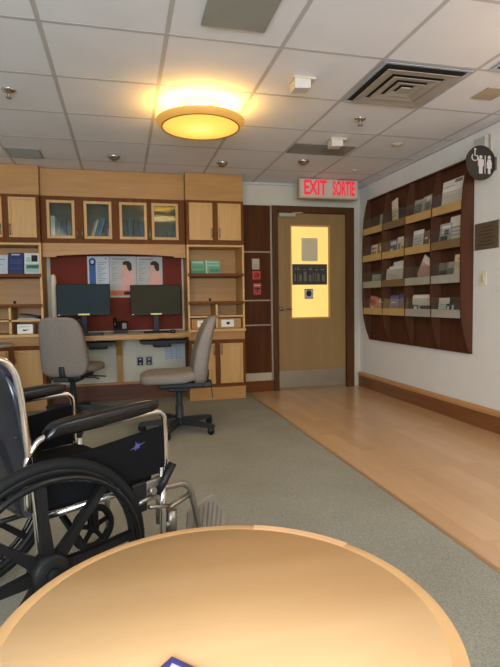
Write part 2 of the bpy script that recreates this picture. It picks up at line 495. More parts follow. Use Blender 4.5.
# dark wall panelling between bookcase and door
pn = structE('wall_panel', (1.49, YB - .02, 0))
for z0, z1 in ((.222, .775), (.79, 1.062), (1.078, 1.62), (1.636, 2.16)):
    MB().box(1.31, 1.682, YB - .028, YB, z0, z1).build('panel_board', 'dark_panel', pn)
for z in (.775, 1.062, 1.62):
    MB().box(1.31, 1.682, YB - .031, YB, z, z + .016).build('metal_strip', 'strip_metal', pn)
MB().box(1.680, 1.702, YB - .045, YB, .13, 2.162, .003).build('corner_strip', 'strip_metal', pn)
MB().box(1.31, 1.682, YB - .031, YB, .13, .222).build('light_band', 'beige_dull', pn)
MB().box(1.31, 1.702, YB - .035, YB, 0.0, .13).build('skirting', 'brown_edge', pn)

# ------------------------------------------------------------------ door
d = structE('door_1', ((DX0 + DX1) / 2, YB, 0))
m = MB(); m.box(1.704, 1.772, YB - .05, YB + .1, 0, 2.162, .004); m.box(2.632, 2.732, YB - .05, YB + .1, 0, 2.162, .004); m.box(1.772, 2.632, YB - .05, YB + .1, 2.085, 2.162, .004)
m.build('door_frame', 'door_frame_brown', d)
sx0, sx1, wx0, wx1, wz0, wz1, sy = 1.776, 2.630, 1.940, 2.420, .856, 1.938, YB - .012
m = MB(); m.box(sx0, wx0, sy, sy + .045, .012, 2.083); m.box(wx1, sx1, sy, sy + .045, .012, 2.083); m.box(wx0, wx1, sy, sy + .045, .012, wz0); m.box(wx0, wx1, sy, sy + .045, wz1, 2.083)
m.build('door_slab', 'door_beige', d)
m = MB()
for a in ((wx0 - .012, wx0 + .006, wz0 - .012, wz1 + .012), (wx1 - .006, wx1 + .012, wz0 - .012, wz1 + .012)): m.box(a[0], a[1], sy - .006, sy + .02, a[2], a[3])
for a in ((wz0 - .012, wz0 + .006), (wz1 - .006, wz1 + .012)): m.box(wx0, wx1, sy - .006, sy + .02, a[0], a[1])
m.build('glazing_bead', 'maple_pale', d)
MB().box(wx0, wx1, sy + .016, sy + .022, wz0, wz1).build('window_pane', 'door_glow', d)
MB().box(sx0 + .004, sx1 - .006, sy - .004, sy + .001, .03, .226).build('kick_plate', 'steel_kick', d)
m = MB(); m.box(sx0 + .01, sx0 + .21, sy - .05, sy, 2.035, 2.078, .006); m.cyl((sx0 + .17, sy - .03, 2.08), (sx0 + .3, sy - .05, 2.084), .008)
m.build('door_closer', 'beige_dull', d)
m = MB(); m.lathe([(0, 0), (.026, 0), (.026, .012), (0, .014)], 20, T(1.815, sy, .965) @ Matrix.Rotation(PI / 2, 4, 'X'))
m.tube([(1.815, sy, .965), (1.815, sy - .05, .965), (1.83, sy - .055, .965), (1.93, sy - .05, .962)], .009, 10)
m.build('lever_handle', 'frame_metal', d)
MB().box(sx0, sx1, YB - .03, YB + .08, 0, .011, .003).build('threshold', 'strip_metal', d)
# notices fixed on the door glass
yy = sy + .014
m = MB(); m.use(0).box(2.075, 2.280, yy - .003, yy, 1.527, 1.800)
m.use(1)
for k in range(9): m.box(2.095, 2.26 - .03 * (k % 3), yy - .0045, yy - .003, 1.555 + k * .025, 1.560 + k * .025)
tag(m.build('notice_sheet', ['notice_paper', 'beige_plastic']), 'pale grey sheet of fine print on upper part of door glass', 'notice')
m = MB(); m.use(0).box(1.958, 2.398, yy - .004, yy, 1.248, 1.492)
m.use(1)
for k in range(7):
    x = 1.985 + k * .058; m.box(x, x + .034, yy - .006, yy - .004, 1.29, 1.36 + .06 * random.random())
for k in range(5):
    x = 1.99 + k * .08; m.box(x, x + .05, yy - .006, yy - .004, 1.42, 1.43 + .04 * random.random())
m.use(2)
for k in range(5): m.box(2.0 + k * .075, 2.015 + k * .075, yy - .0065, yy - .004, 1.26, 1.46)
tag(m.build('banner_print', ['banner_dark', 'banner_mid', 'ink_dark']), 'wide dark photographic banner across the middle of door glass', 'banner')
m = MB(); m.use(0).box(2.108, 2.220, yy - .003, yy, 1.080, 1.200)
m.use(1); m.prism([(2.164 + .033 * math.cos(a * PI / 8), 1.142 + .036 * math.sin(a * PI / 8)) for a in range(16)], yy - .005, yy - .003, 'Y')
for k in (-1, 0, 1): m.box(2.160 + k * .018, 2.168 + k * .018, yy - .005, yy - .003, 1.15, 1.19 - .008 * abs(k))
m.box(2.112, 2.216, yy - .0045, yy - .003, 1.084, 1.09); m.box(2.112, 2.216, yy - .0045, yy - .003, 1.19, 1.196)
tag(m.build('pictogram_card', ['paper_grey', 'ink_dark']), 'small square card with black round symbol low on door glass', 'sign')

# things on the dark panel
yp = YB - .028
m = MB(); m.use(0).box(1.457, 1.545, yp - .022, yp, 1.425, 1.55, .006); m.use(1)
for k in range(4): m.box(1.472, 1.53, yp - .024, yp - .021, 1.445 + k * .012, 1.45 + k * .012)
tag(m.build('wall_thermostat', ['beige_dull', 'ink_grey']), 'beige wall box topmost of the three on the dark panel', 'wall box')
m = MB(); m.use(0).box(1.456, 1.556, yp - .03, yp, 1.308, 1.41, .006); m.use(1).lathe([(0, 0), (.03, 0), (.03, .008), (0, .01)], 20, T(1.506, yp - .03, 1.36) @ Matrix.Rotation(PI / 2, 4, 'X'))
tag(m.build('alarm_sounder', ['red_plastic', 'red_deep']), 'plain red square box between beige box and fire pull station', 'alarm')
fp = thing('fire_pull_station', 'red fire alarm pull station lowest on the dark panel', 'fire alarm', (1.512, yp, 1.133))
MB().box(1.464, 1.560, yp - .034, yp, 1.133, 1.272, .006).build('housing', 'red_deep', fp)
m = MB(); m.box(1.480, 1.544, yp - .044, yp - .032, 1.196, 1.214, .003); m.box(1.505, 1.519, yp - .044, yp - .032, 1.165, 1.2, .003)
m.build('pull_handle', 'ink_dark', fp)
MB().box(1.474, 1.55, yp - .036, yp - .033, 1.236, 1.25).build('label_strip', 'paper_grey', fp)

# ------------------------------------------------------------------ tall bookcases either side of the desk
YT, YW = 5.36, YB - .002
def pane_door(parent, x0, x1, z0, z1, yf, hx, hz, glass=False, name='door'):
    """pale framed door: frame + recessed panel (or glass) + bar handle"""
    fw = .028
    if glass:
        m = MB(); m.box(x0, x0 + fw, yf - .018, yf, z0, z1, .002); m.box(x1 - fw, x1, yf - .018, yf, z0, z1, .002); m.box(x0 + fw, x1 - fw, yf - .018, yf, z0, z0 + fw, .002); m.box(x0 + fw, x1 - fw, yf - .018, yf, z1 - fw, z1, .002)
        dd = m.build(name, 'maple_pale', parent); dd['_off'] = parent['_off']
        MB().box(x0 + fw, x1 - fw, yf - .010, yf - .006, z0 + fw, z1 - fw).build('glass_pane', 'cab_glass', dd)
    else:
        m = MB(); m.box(x0 + fw, x1 - fw, yf - .010, yf, z0 + fw, z1 - fw)
        m.box(x0, x0 + fw, yf - .018, yf, z0, z1, .003); m.box(x1 - fw, x1, yf - .018, yf, z0, z1, .003); m.box(x0 + fw, x1 - fw, yf - .018, yf, z0, z0 + fw, .003); m.box(x0 + fw, x1 - fw, yf - .018, yf, z1 - fw, z1, .003)
        dd = m.build(name, 'maple_pale', parent); dd['_off'] = parent['_off']
    m = MB(); m.tube([(hx, yf - .018, hz - .05), (hx, yf - .042, hz - .045), (hx, yf - .042, hz + .045), (hx, yf - .018, hz + .05)], .0055, 8)
    m.build('handle', 'frame_metal', dd)
    return dd

def bookcase(X0, label):
    W = .616; X1 = X0 + W; xm = (X0 + X1) / 2
    r = thing('bookcase_cabinet', label, 'bookcase', (xm, (YT + YW) / 2, 0.004))
    t = .02
    # carcass: sides, back and internal boards of the open middle section
    m = MB()
    m.box(X0, X0 + t, YT, YW, .75, 1.67); m.box(X1 - t, X1, YT, YW, .75, 1.67)
    m.box(X0 + t, X1 - t, YT, YW, 1.645, 1.665)
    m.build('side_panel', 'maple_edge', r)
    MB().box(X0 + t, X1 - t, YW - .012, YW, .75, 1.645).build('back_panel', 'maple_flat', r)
    MB().box(X0, X1, YT + .012, YW, 2.13, ZC - .006).build('soffit_panel', 'maple_flat', r)
    # wall-hung cupboard at the top
    m = MB(); m.box(X0, X1, YT + .012, YW, 1.668, 2.13)
    m.box(X0, X0 + .03, YT, YT + .012, 1.668, 2.13); m.box(X1 - .03, X1, YT, YT + .012, 1.668, 2.13); m.box(xm - .025, xm + .025, YT, YT + .012, 1.668, 2.13)
    m.box(X0, X1, YT - .001, YT + .012, 2.105, 2.13); m.box(X0, X1, YT - .001, YT + .012, 1.668, 1.715)
    m.build('upper_cupboard', 'brown_frame', r)
    pane_door(r, X0 + .03, xm - .028, 1.715, 2.103, YT + .008, xm - .012 - .03, 1.79)
    pane_door(r, xm + .028, X1 - .03, 1.715, 2.103, YT + .008, xm + .012 + .03, 1.79)
    # shelves
    for z in (1.332, 1.035): MB().box(X0 + .004, X1 - .004, YT - .006, YW - .012, z, z + .032, .002).build('shelf', 'brown_edge', r)
    m = MB(); m.box(xm - .011, xm + .011, YT + .004, YW - .012, .775, 1.035); m.box(X0 + t, X1 - t, YT + .004, YW - .012, .896, .914)
    m.build('cubby_divider', 'maple_edge', r)
    MB().lathe([(0, 0), (.016, 0), (.016, .006), (.010, .008), (0, .004)], 16, T(xm - .015, YW - .012, 1.088) @ Matrix.Rotation(PI / 2, 4, 'X')).build('cable_grommet', 'black_plastic', r)
    # ledge, apron, base cupboard, plinth
    MB().box(X0 - .004, X1 + .004, YT - .03, YW, .742, .772, .004).build('ledge', 'maple_edge', r)
    MB().box(X0, X1, YT + .012, YW, .655, .742).build('apron_board', 'brown_edge' if False else 'maple_flat', r)
    m = MB(); m.box(X0, X1, YT + .012, YW, .14, .655)
    m.box(X0, X0 + .03, YT, YT + .012, .14, .655); m.box(X1 - .03, X1, YT, YT + .012, .14, .655); m.box(xm - .025, xm + .025, YT, YT + .012, .14, .655)
    m.box(X0, X1, YT - .001, YT + .012, .615, .655); m.box(X0, X1, YT - .001, YT + .012, .14, .178)
    m.build('base_cupboard', 'brown_frame', r)
    pane_door(r, X0 + .03, xm - .028, .18, .613, YT + .008, xm - .012 - .03, .545)
    pane_door(r, xm + .028, X1 - .03, .18, .613, YT + .008, xm + .012 + .03, .545)
    MB().box(X0, X1, YT + .004, YW, .004, .14).build('plinth', 'maple_flat', r)
    return r
bookcase(.672, 'tall maple bookcase with brown framed doors right of the desk, beside dark panel')
bookcase(-.760 - .616, 'tall maple bookcase with brown framed doors left of the desk, cut by photo edge')

# ------------------------------------------------------------------ wall cabinet over the desk
YM = 5.45
wc = thing('wall_cabinet', 'maple wall cabinet with four glass doors above the two monitors', 'cabinet', (-.05, YM, 1.5))
X0, X1 = -.758, .668
MB().box(X0, X1, YM + .012, YW, 2.14, ZC - .006).build('soffit_panel', 'maple_flat', wc)
m = MB(); m.box(X0, X1, YM + .012, YW, 2.12, 2.14); m.box(X0, X1, YM + .012, YW, 1.68, 1.70); m.box(X0, X0 + .02, YM + .012, YW, 1.70, 2.12); m.box(X1 - .02, X1, YM + .012, YW, 1.70, 2.12)
m.box(X0 + .02, X1 - .02, YW - .012, YW, 1.70, 2.12); m.box(-.052, -.030, YM + .012, YW, 1.70, 2.12)
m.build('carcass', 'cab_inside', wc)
D = [(-.706, -.440), (-.352, -.080), (-.004, .274), (.322, .600)]
m = MB()
xs = [X0] + [v for p in D for v in p] + [X1]
for k in range(0, 10, 2): m.box(xs[k], xs[k + 1], YM, YM + .012, 1.675, 2.142)
m.box(X0, X1, YM - .001, YM + .012, 2.102, 2.142); m.box(X0, X1, YM - .001, YM + .012, 1.675, 1.720)
m.build('face_frame', 'brown_frame', wc)
for k, (a, c) in enumerate(D):
    pane_door(wc, a, c, 1.720, 2.100, YM + .006, (c + .022) if k % 2 == 0 else (a - .018), 1.775, True)
arch = [(X0, 1.675), (X0, 1.535), (-.63, 1.535), (-.63, 1.549)]
for k in range(13):
    t = k / 12; x = -.63 + t * 1.176; arch.append((x, 1.549 + .022 * math.sin(PI * t)))
arch += [(.546, 1.535), (X1, 1.535), (X1, 1.675)]
MB().prism(arch, YM, YM + .022, 'Y').build('arched_valance', 'maple_flat', wc)

# books behind the glass
def book(x, w, h, mat, label, lean=0.0, dpt=.17, cat='book', name='book', group=None, y=None, z=1.70, band=None):
    y = YM + .03 if y is None else y
    m = MB(); m.use(0); m.box(-w / 2, w / 2, 0, dpt, 0, h, .002)
    m.use(1); m.box(-w / 2 + .003, w / 2 - .003, .004, dpt + .002, .004, h + .001)
    if band: m.use(2); m.box(-w / 2 - .0005, w / 2 + .0005, -.0008, .006, h * .62, h * .78)
    mt = T(x, y, z + (math.sin(abs(lean)) * w / 2)) @ Matrix.Rotation(lean, 4, 'Y')
    bmesh.ops.transform(m.bm, matrix=mt, verts=m.bm.verts)
    o = m.build(name, [mat, 'paper_grey'] + ([band] if band else []))
    return tag(o, label, cat, group)
g1 = 'binders and books behind the glass doors'
book(-.655, .038, .25, 'paper_white', 'tall white binder at left behind the leftmost glass door', name='binder', cat='binder', group=g1)
for k, (mt, wd, hh, s) in enumerate((('book_slate', .05, .20, 'slate grey binder next to the white binder, leftmost glass door'), ('book_navy', .05, .205, 'navy binder second from the white binder, leftmost glass door'), ('book_slate', .042, .195, 'slate binder second from the right end, leftmost glass door'))):
    book(-.605 + k * .054, wd, hh, mt, s, name='binder', cat='binder', group=g1)
for x, wd, hh, mt, le, s in ((-.305, .014, .21, 'book_rose', .30, 'thin rose book leaning at far left, second glass door'), (-.287, .016, .23, 'paper_white', .30, 'thin white book leaning between rose and grey books'), (-.266, .02, .24, 'book_slate', .30, 'grey book leaning left of the blue book, second glass door'),
                          (-.232, .04, .245, 'book_blue', .30, 'bright blue book leaning in the second glass door'), (-.112, .02, .13, 'paper_grey', .0, 'short pale booklet at right behind second glass door')):
    book(x, wd, hh, mt, s, lean=le, group=g1)
for k, (mt, wd, hh, s) in enumerate((('book_black', .045, .25, 'black volume at left behind third glass door'), ('book_teal', .04, .24, 'dark teal volume second behind third glass door'), ('book_black', .04, .235, 'black volume in the middle behind third glass door'), ('book_navy', .05, .21, 'dark navy volume at right behind third glass door'))):
    book(.045 + k * .058, wd, hh, mt, s, group=g1)
for x, wd, hh, mt, le, s in ((.40, .03, .14, 'book_black', .7, 'black book leaning low at left, rightmost glass door'), (.45, .035, .17, 'book_green', .7, 'green book leaning flat, rightmost glass door'), (.505, .03, .2, 'book_teal', .7, 'dark teal book leaning at right, rightmost glass door')):
    book(x, wd, hh, mt, s, lean=le, group=g1)

# ------------------------------------------------------------------ desk between the bookcases
dk = thing('built_in_desk', 'long maple desk top with bowed front between the two bookcases', 'desk', (-.05, 5.35, .7))
pts = [(-.756, YW), (-.756, 5.16)]
for k in range(17):
    t = k / 16; pts.append((-.756 + t * 1.422, 5.16 - .14 * math.sin(PI * min(1, t * 1.0)) ** .8))
pts += [(.666, 5.16), (.666, YW)]
pp = []
for p in pts:
    if not pp or (abs(p[0] - pp[-1][0]) + abs(p[1] - pp[-1][1])) > 1e-5: pp.append(p)
MB().prism(pp, .722, .752, 'Z').build('desk_top', 'beige_plastic', dk)
edge = [p for p in pp if p[1] < YW - .01]
m = MB(); m.prism([(x, y - .012) for x, y in edge] + [(x, y + .004) for x, y in edge[::-1]], .712, .750, 'Z')
m.build('front_edge', 'maple_flat', dk)
tag(MB().prism([(5.46, .712), (YB - .032, .715), (YB - .032, .196), (YB - .06, .196), (YB - .075, .5)], -.078, -.018, 'X').build('support_bracket', 'maple'), 'maple support panel under the middle of the desk', 'support')

# pin board with posters
tag(MB().box(-.722, .650, YW - .018, YW, .765, 1.66, .003).build('pin_board', 'pin_red'), 'dark red fabric pin board behind the two monitors', 'pin board')
yb = YW - .018
def poster(x0, x1, z0, z1, kind, label):
    m = MB(); m.use(0).box(x0, x1, yb - .003, yb, z0, z1)
    y0, y1 = yb - .0045, yb - .0028
    if kind == 'info':
        m.use(2); m.box(x0 + .018, x0 + .085, y0, y1, z0 + .012, z1 - .05)
        m.prism([(x0 + .052 + .036 * math.cos(a * PI / 10), z1 - .055 + .04 * math.sin(a * PI / 10)) for a in range(20)], y0, y1, 'Y')
        m.use(0); m.prism([(x0 + .052 + .018 * math.cos(a * PI / 8), z1 - .06 + .02 * math.sin(a * PI / 8)) for a in range(16)], y0 - .001, y1, 'Y')
        m.use(1); m.box(x0 + .18, x1 - .02, y0, y1, z1 - .032, z1 - .014)
        for k in range(12): m.box(x0 + .10, x1 - .03 - .025 * (k % 3), y0, y1, z1 - .07 - k * .019, z1 - .062 - k * .019)
    else:
        w_ = x1 - x0; cx = x0 + kind[0] * w_; hz = z1 - .10
        m.use(1); m.box(x0 + .03, x0 + .2 * w_ + .12, y0, y1, z1 - .035, z1 - .02)
        for k in range(11): m.box(x0 + .02, cx - .095 - .02 * (k % 3), y0, y1, z1 - .07 - k * .019, z1 - .063 - k * .019)
        lo = z0 + kind[1]
        m.use(4); m.prism([(cx - .052, lo), (cx + .075, lo), (cx + .082, hz - .12), (cx + .055, hz - .055), (cx - .005, hz - .06), (cx - .03, hz - .1), (cx - .06, hz - .16)], y0, y1, 'Y')
        m.use(3); m.prism([(cx - .065, hz - .16), (cx - .03, hz - .055), (cx - .012, hz - .06), (cx - .04, hz - .175)], y0 - .0006, y1, 'Y')
        m.prism([(cx - .005 + .037 * math.cos(a * PI / 8), hz - .012 + .048 * math.sin(a * PI / 8)) for a in range(16)], y0 - .0008, y1, 'Y')
        m.use(5); m.prism([(cx - .034, hz + .008), (cx - .036, hz + .032), (cx - .012, hz + .052), (cx + .03, hz + .05), (cx + .058, hz + .02), (cx + .06, hz - .045), (cx + .034, hz - .062), (cx + .012, hz - .03), (cx + .002, hz + .008)], y0 - .0012, y1, 'Y')
        if kind[1] > 0.01:
            m.use(6); m.box(x0 + .003, x1 - .003, y0 - .0002, y1, z0 + .02, z0 + .075)
            m.use(7); m.box(cx - .03, cx + .05, y0 - .001, y1, z0 + .03, z0 + .062)
    return tag(m.build('picture_poster', ['paper_cool' if kind == 'info' else 'paper_grey', 'ink_grey', 'ink_blue', 'skin', 'pink_shirt', 'hair_dark', 'orange_band', 'ink_dark']), label, 'poster', 'posters on the pin board')
poster(-.351, -.128, 1.20, 1.566, 'info', 'white text poster with blue ribbon emblem at left of pin board')
poster(-.124, .158, 1.125, 1.568, (.62, .075), 'middle poster of a dark-haired woman in pink with orange strip below')
poster(.162, .440, 1.20, 1.566, (.66, .004), 'rightmost poster of a dark-haired woman in pink, right monitor below')

def monitor(x0, x1, z0, z1, Y, scr, label):
    cx = (x0 + x1) / 2
    r = thing('computer_monitor', label, 'monitor', (cx, Y, .752), group='monitors on the desk')
    MB().box(x0, x1, Y, Y + .035, z0, z1, .006).build('bezel', 'black_plastic', r)
    MB().box(x0 + .008, x1 - .008, Y - .002, Y + .002, z0 + .018, z1 - .008).build('screen', scr, r)
    MB().box(cx - .055, cx + .055, Y - .004, Y, z0 + .004, z0 + .019).build('sticker', 'yellow_tag', r)
    MB().box(x0 + .012, x0 + .032, Y - .004, Y, z0 + .006, z0 + .012).build('badge', 'white_plastic', r)
    m = MB(); m.box(cx - .03, cx + .03, Y + .036, Y + .07, .76, z1 - .1, .006)
    m.build('stand_neck', 'black_plastic', r)
    MB().box(cx - .13, cx + .13, Y - .06, Y + .15, .752, .764, .005).build('stand_base', 'black_plastic', r)
monitor(-.630, -.120, .945, 1.258, 5.3, 'screen_cool', 'black monitor on the left of the desk, behind the left chair')
monitor(.080, .590, .935, 1.246, 5.3, 'screen_warm', 'black monitor on the right of the desk, nearest the door')

# small things on the desk
ph = thing('desk_telephone', 'small black desk device with grey front between the two monitors', 'telephone', (-.03, 5.36, .752))
MB().prism([(5.32, .752), (5.45, .752), (5.45, .87), (5.41, .88), (5.33, .79)], -.095, .045, 'X').build('body', 'black_plastic', ph)
m = MB(); m.box(-.010, .034, 5.325, 5.345, .80, .86, .004); m.build('front_badge', 'photo_grey', ph)
m = MB(); m.tube([(-.075, 5.34, .82), (-.08, 5.34, .86), (-.08, 5.40, .905), (-.075, 5.44, .90)], .018, 10, 4); m.build('handset', 'black_gloss', ph)
m = MB(); m.use(0).box(-.60, -.36, 5.465, 5.62, .752, .915, .006); m.use(1); m.box(-.595, -.578, 5.461, 5.466, .86, .905)
m.box(-.50, -.40, 5.461, 5.466, .79, .80)
tag(m.build('desktop_computer', ['black_plastic', 'paper_grey']), 'black computer box half hidden under the left monitor', 'computer')
def keyboard(x0, x1, y0, label):
    r = thing('computer_keyboard', label, 'keyboard', ((x0 + x1) / 2, y0, .752))
    MB().prism([(y0, .753), (y0 + .13, .753), (y0 + .13, .772), (y0, .762)], x0, x1, 'X').build('case', 'black_plastic', r)
    m = MB()
    for i in range(12):
        for j in range(4):
            xa = x0 + .012 + i * (x1 - x0 - .02) / 12; ya = y0 + .012 + j * .028
            m.box(xa, xa + (x1 - x0) / 12 - .006, ya, ya + .022, .760, .768 + .002 * j + .003)
    m.build('keys', 'chair_plastic', r)
keyboard(-.47, -.19, 5.10, 'black keyboard lying in front of the left monitor')
m = MB(); m.blob((.03, .05, .018), .7, .8, mtx=T(.485, 5.14, .770))
tag(m.build('computer_mouse', 'black_gloss'), 'dark mouse lying at the right of the right monitor base', 'mouse')
m = MB(); m.use(0); m.lathe([(.028, .752), (.028, 1.31), (.024, 1.345), (.012, 1.358), (0, 1.36)], 20, T(-.662, 5.40, 0)); m.use(1); m.lathe([(.05, .752), (.05, .80), (.03, .815), (.028, .815)], 20, T(-.662, 5.40, 0))
tag(m.build('upright_post', ['beige_plastic', 'paper_grey']), 'pale upright post with rounded top left of the left monitor', 'post')

# keyboard trays under the desk
for x0, x1, s in ((-.40, -.08, 'black keyboard tray under the desk behind the left chair'), (.16, .64, 'black keyboard tray under the desk above the right chair seat')):
    r = thing('hanging_keyboard_tray', s, 'keyboard tray', ((x0 + x1) / 2, 5.32, .58), group='trays under the desk')
    MB().prism([(x0, .655), (x0 + .03, .64), (x1 - .04, .64), (x1, .66), (x1, .675), (x0, .675)], 5.20, 5.42, 'Y').build('tray', 'black_plastic', r)
    m = MB(); xm = (x0 + x1) / 2; m.box(xm - .1, xm + .08, 5.30, 5.45, .60, .645, .012); m.box(xm - .03, xm + .03, 5.33, 5.60, .672, .7225)
    m.build('swing_arm', 'black_plastic', r)
for x, mt, s in ((.172, 'black_plastic', 'left one of two dark outlets on the wall under the desk'), (.268, 'photo_dark', 'right one of two dark outlets on the wall under the desk')):
    m = MB(); m.use(0).box(x - .042, x + .042, YB - .010, YB, .36, .475, .004); m.use(1); m.box(x - .03, x + .03, YB - .016, YB - .009, .375, .46, .003)
    m.use(0)
    for z in (.395, .44): m.box(x - .012, x + .012, YB - .018, YB - .014, z - .008, z + .008)
    tag(m.build('power_outlet', ['paper_grey', mt]), s, 'outlet', 'outlets under the desk')
m = MB(); m.use(0).box(.44, .645, YB - .003, YB, .41, .60); m.use(1)
for k in range(6): m.box(.455, .63, YB - .0045, YB - .003, .435 + k * .026, .439 + k * .026)
for k in range(3): m.box(.455 + k * .058, .459 + k * .058, YB - .0045, YB - .003, .43, .57)
tag(m.build('hanging_paper_sheet', ['paper_cool', 'ink_grey']), 'white ruled paper on the wall under the desk beside the bookcase', 'paper')

# ------------------------------------------------------------------ things on the bookcase shelves
def leaflet(x0, x1, z0, h, mats, deco, label, y=5.52, tilt=.2, group=None, name='booklet', cat='booklet'):
    """thin booklet leaning back, drawn in its own plane (x, height)"""
    m = MB(); m.use(0).box(x0, x1, -.006, 0, 0, h)
    for mi, a, b_, c, e in deco: m.use(mi).box(x0 + a * (x1 - x0), x0 + b_ * (x1 - x0), -.0072, -.0055, c * h, e * h)
    bmesh.ops.transform(m.bm, matrix=T(0, y, z0) @ Matrix.Rotation(-tilt, 4, 'X'), verts=m.bm.verts)
    return tag(m.build(name, mats), label, cat, group)
gL, gR = 'booklets on the left bookcase shelf', 'booklets on the right bookcase shelf'
leaflet(-1.33, -1.10, 1.364, .20, ['paper_cool', 'ink_grey'], [(1, .1, .9, .75, .8), (1, .1, .8, .5, .53)], 'pale booklet left of the navy booklets at the photo edge', group=gL)
leaflet(-1.095, -.955, 1.364, .225, ['navy_paper', 'paper_cool', 'ink_blue'], [(1, .2, .75, .88, .94), (2, .1, .9, .66, .69), (2, .1, .9, .58, .61), (2, .1, .8, .50, .53), (2, .1, .9, .25, .28)], 'navy booklet on the left bookcase shelf', group=gL)
leaflet(-.945, -.80, 1.364, .222, ['paper_white', 'mint_paper', 'ink_dark', 'teal_dark'], [(1, .05, .95, .08, .5), (3, .12, .9, .28, .44), (2, .45, .85, .6, .9), (1, .08, .4, .58, .8)], 'white and mint booklet with dark picture right of the navy booklet', group=gL)
leaflet(.735, .885, 1.364, .148, ['teal_paper', 'teal_dark', 'mint_paper'], [(1, .0, 1, 0, .25), (2, .1, .9, .82, .95), (1, .1, .85, .45, .5), (1, .1, .85, .56, .6)], 'green booklet at left on the right bookcase shelf', group=gR)
leaflet(.89, 1.055, 1.364, .152, ['teal_paper', 'mint_paper', 'teal_dark'], [(1, .0, .12, 0, 1), (1, .1, .95, .62, .68), (1, .1, .95, .82, .9), (2, .25, .95, .12, .4)], 'green booklet at right on the right bookcase shelf', y=5.50, group=gR)
# cubby contents
def card_box(x0, x1, z0, h, y0, label, mats, deco):
    m = MB(); m.use(0).box(x0, x1, y0, y0 + .2, z0, z0 + h, .003)
    for mi, a, b_, c, e in deco: m.use(mi).box(x0 + a * (x1 - x0), x0 + b_ * (x1 - x0), y0 - .002, y0 + .001, z0 + c * h, z0 + e * h)
    tag(m.build('storage_box', mats), label, 'box', 'boxes in the bookcase cubbies')
card_box(-1.015, -.87, .774, .095, 5.40, 'white box with dark marks in lower cubby of the left bookcase', ['paper_white', 'ink_dark', 'paper_grey'], [(1, .35, .6, .3, .45), (1, .66, .72, .35, .5), (2, .1, .8, .7, .78)])
card_box(.71, .95, .774, .108, 5.40, 'tan box with white label behind the right chair back', ['kraft', 'paper_white', 'photo_grey'], [(1, .26, .72, .18, .82), (2, .4, .6, .4, .55)])
card_box(1.0, 1.255, .774, .108, 5.40, 'tan box with white label in right lower cubby of the right bookcase', ['kraft', 'paper_white', 'photo_dark'], [(1, .13, .68, .14, .86), (2, .36, .5, .38, .62)])
m = MB()
for k in range(4): m.box(-1.01, -.80 - .02 * k, 5.40 + .01 * k, 5.62, .914 + k * .005, .918 + k * .005, mtx=None)
tag(m.build('paper_pile', 'paper_grey'), 'flat pile of papers in the upper cubby of the left bookcase', 'papers')
m = MB(); m.box(-.98, -.80, -.12, .12, 0, .012, .003, mtx=T(0, 5.52, .952) @ Matrix.Rotation(.16, 4, 'Y') @ T(0, 0, -.148))
tag(m.build('clipboard', 'book_black'), 'dark folder lying on the papers in left bookcase cubby', 'folder')

# ------------------------------------------------------------------ ceiling fittings
lp = thing('ceiling_lamp', 'round amber bowl ceiling lamp, lit, with brown rim', 'lamp', (.561, 3.55, 2.255))
LX, LY = .561, 3.55
MB().lathe([(0, 2.250), (.10, 2.251), (.2, 2.256), (.262, 2.266), (.264, 2.270), (.2, 2.262), (.1, 2.258), (0, 2.257)], 64, T(LX, LY, 0), close=False).build('diffuser_bowl', 'lamp_bowl', lp, off=(LX, LY, 2.255))
MB().lathe([(.260, 2.262), (.272, 2.262), (.298, 2.288), (.304, 2.302), (.296, 2.302), (.290, 2.290), (.264, 2.272)], 64, T(LX, LY, 0), close=False).build('shade_ring', 'lamp_rim', lp)
MB().lathe([(.261, 2.259), (.268, 2.259), (.269, 2.264), (.261, 2.265)], 64, T(LX, LY, 0), close=False).build('rim_trim', 'lamp_trim', lp)
MB().lathe([(0, 2.33), (.13, 2.33), (.15, 2.35), (.15, 2.413), (0, 2.413)], 48, T(LX, LY, 0)).build('lamp_body', 'lamp_glow', lp)
for a in range(3):
    q = a * 2 * PI / 3 + .5; m = MB(); m.cyl((LX + .14 * math.cos(q), LY + .14 * math.sin(q), 2.35), (LX + .288 * math.cos(q), LY + .288 * math.sin(q), 2.298), .004, 8); m.build('support_arm', 'frame_metal', lp)

def diffuser(x0, x1, y0, y1, label):
    r = thing('air_diffuser', label, 'air vent', ((x0 + x1) / 2, (y0 + y1) / 2, ZC - .03), group='square louvred ceiling vents')
    z = ZC - .006
    MB().box(x0 + .012, x1 - .012, y0 + .012, y1 - .012, z - .001, z + .004).build('dark_throat', 'vent_dark', r)
    def ring(a, b_, zl, zh):
        m = MB(); ins = [a, b_]
        p = lambda s: [(x0 + s, y0 + s), (x1 - s, y0 + s), (x1 - s, y1 - s), (x0 + s, y1 - s)]
        A, B_ = p(a), p(b_); t = bmesh.new()
        for th in (0.0, .004):
            pass
        va = [t.verts.new((q[0], q[1], zl)) for q in A]; vb = [t.verts.new((q[0], q[1], zh)) for q in B_]
        va2 = [t.verts.new((q[0], q[1], zl + .004)) for q in A]; vb2 = [t.verts.new((q[0], q[1], zh + .004)) for q in B_]
        for k in range(4):
            n = (k + 1) % 4
            t.faces.new([va[k], va[n], vb[n], vb[k]]); t.faces.new([va2[k], vb2[k], vb2[n], va2[n]])
            t.faces.new([va[k], va2[k], va2[n], va[n]]); t.faces.new([vb[k], vb[n], vb2[n], vb2[k]])
        bmesh.ops.recalc_face_normals(t, faces=t.faces)
        m._merge(t); return m
    ring(0.004, .028, z - .006, z - .002).build('outer_frame', 'vent_edge', r)
    for k, (a, b_) in enumerate(((.052, .118), (.136, .188), (.204, .246))):
        ring(a, b_, z - .022, z - .012).build('louvre_ring', 'vent_metal', r)
    s = .262
    MB().box(x0 + s, x1 - s, y0 + s, y1 - s, z - .024, z - .016, .003).build('centre_plate', 'vent_metal', r)
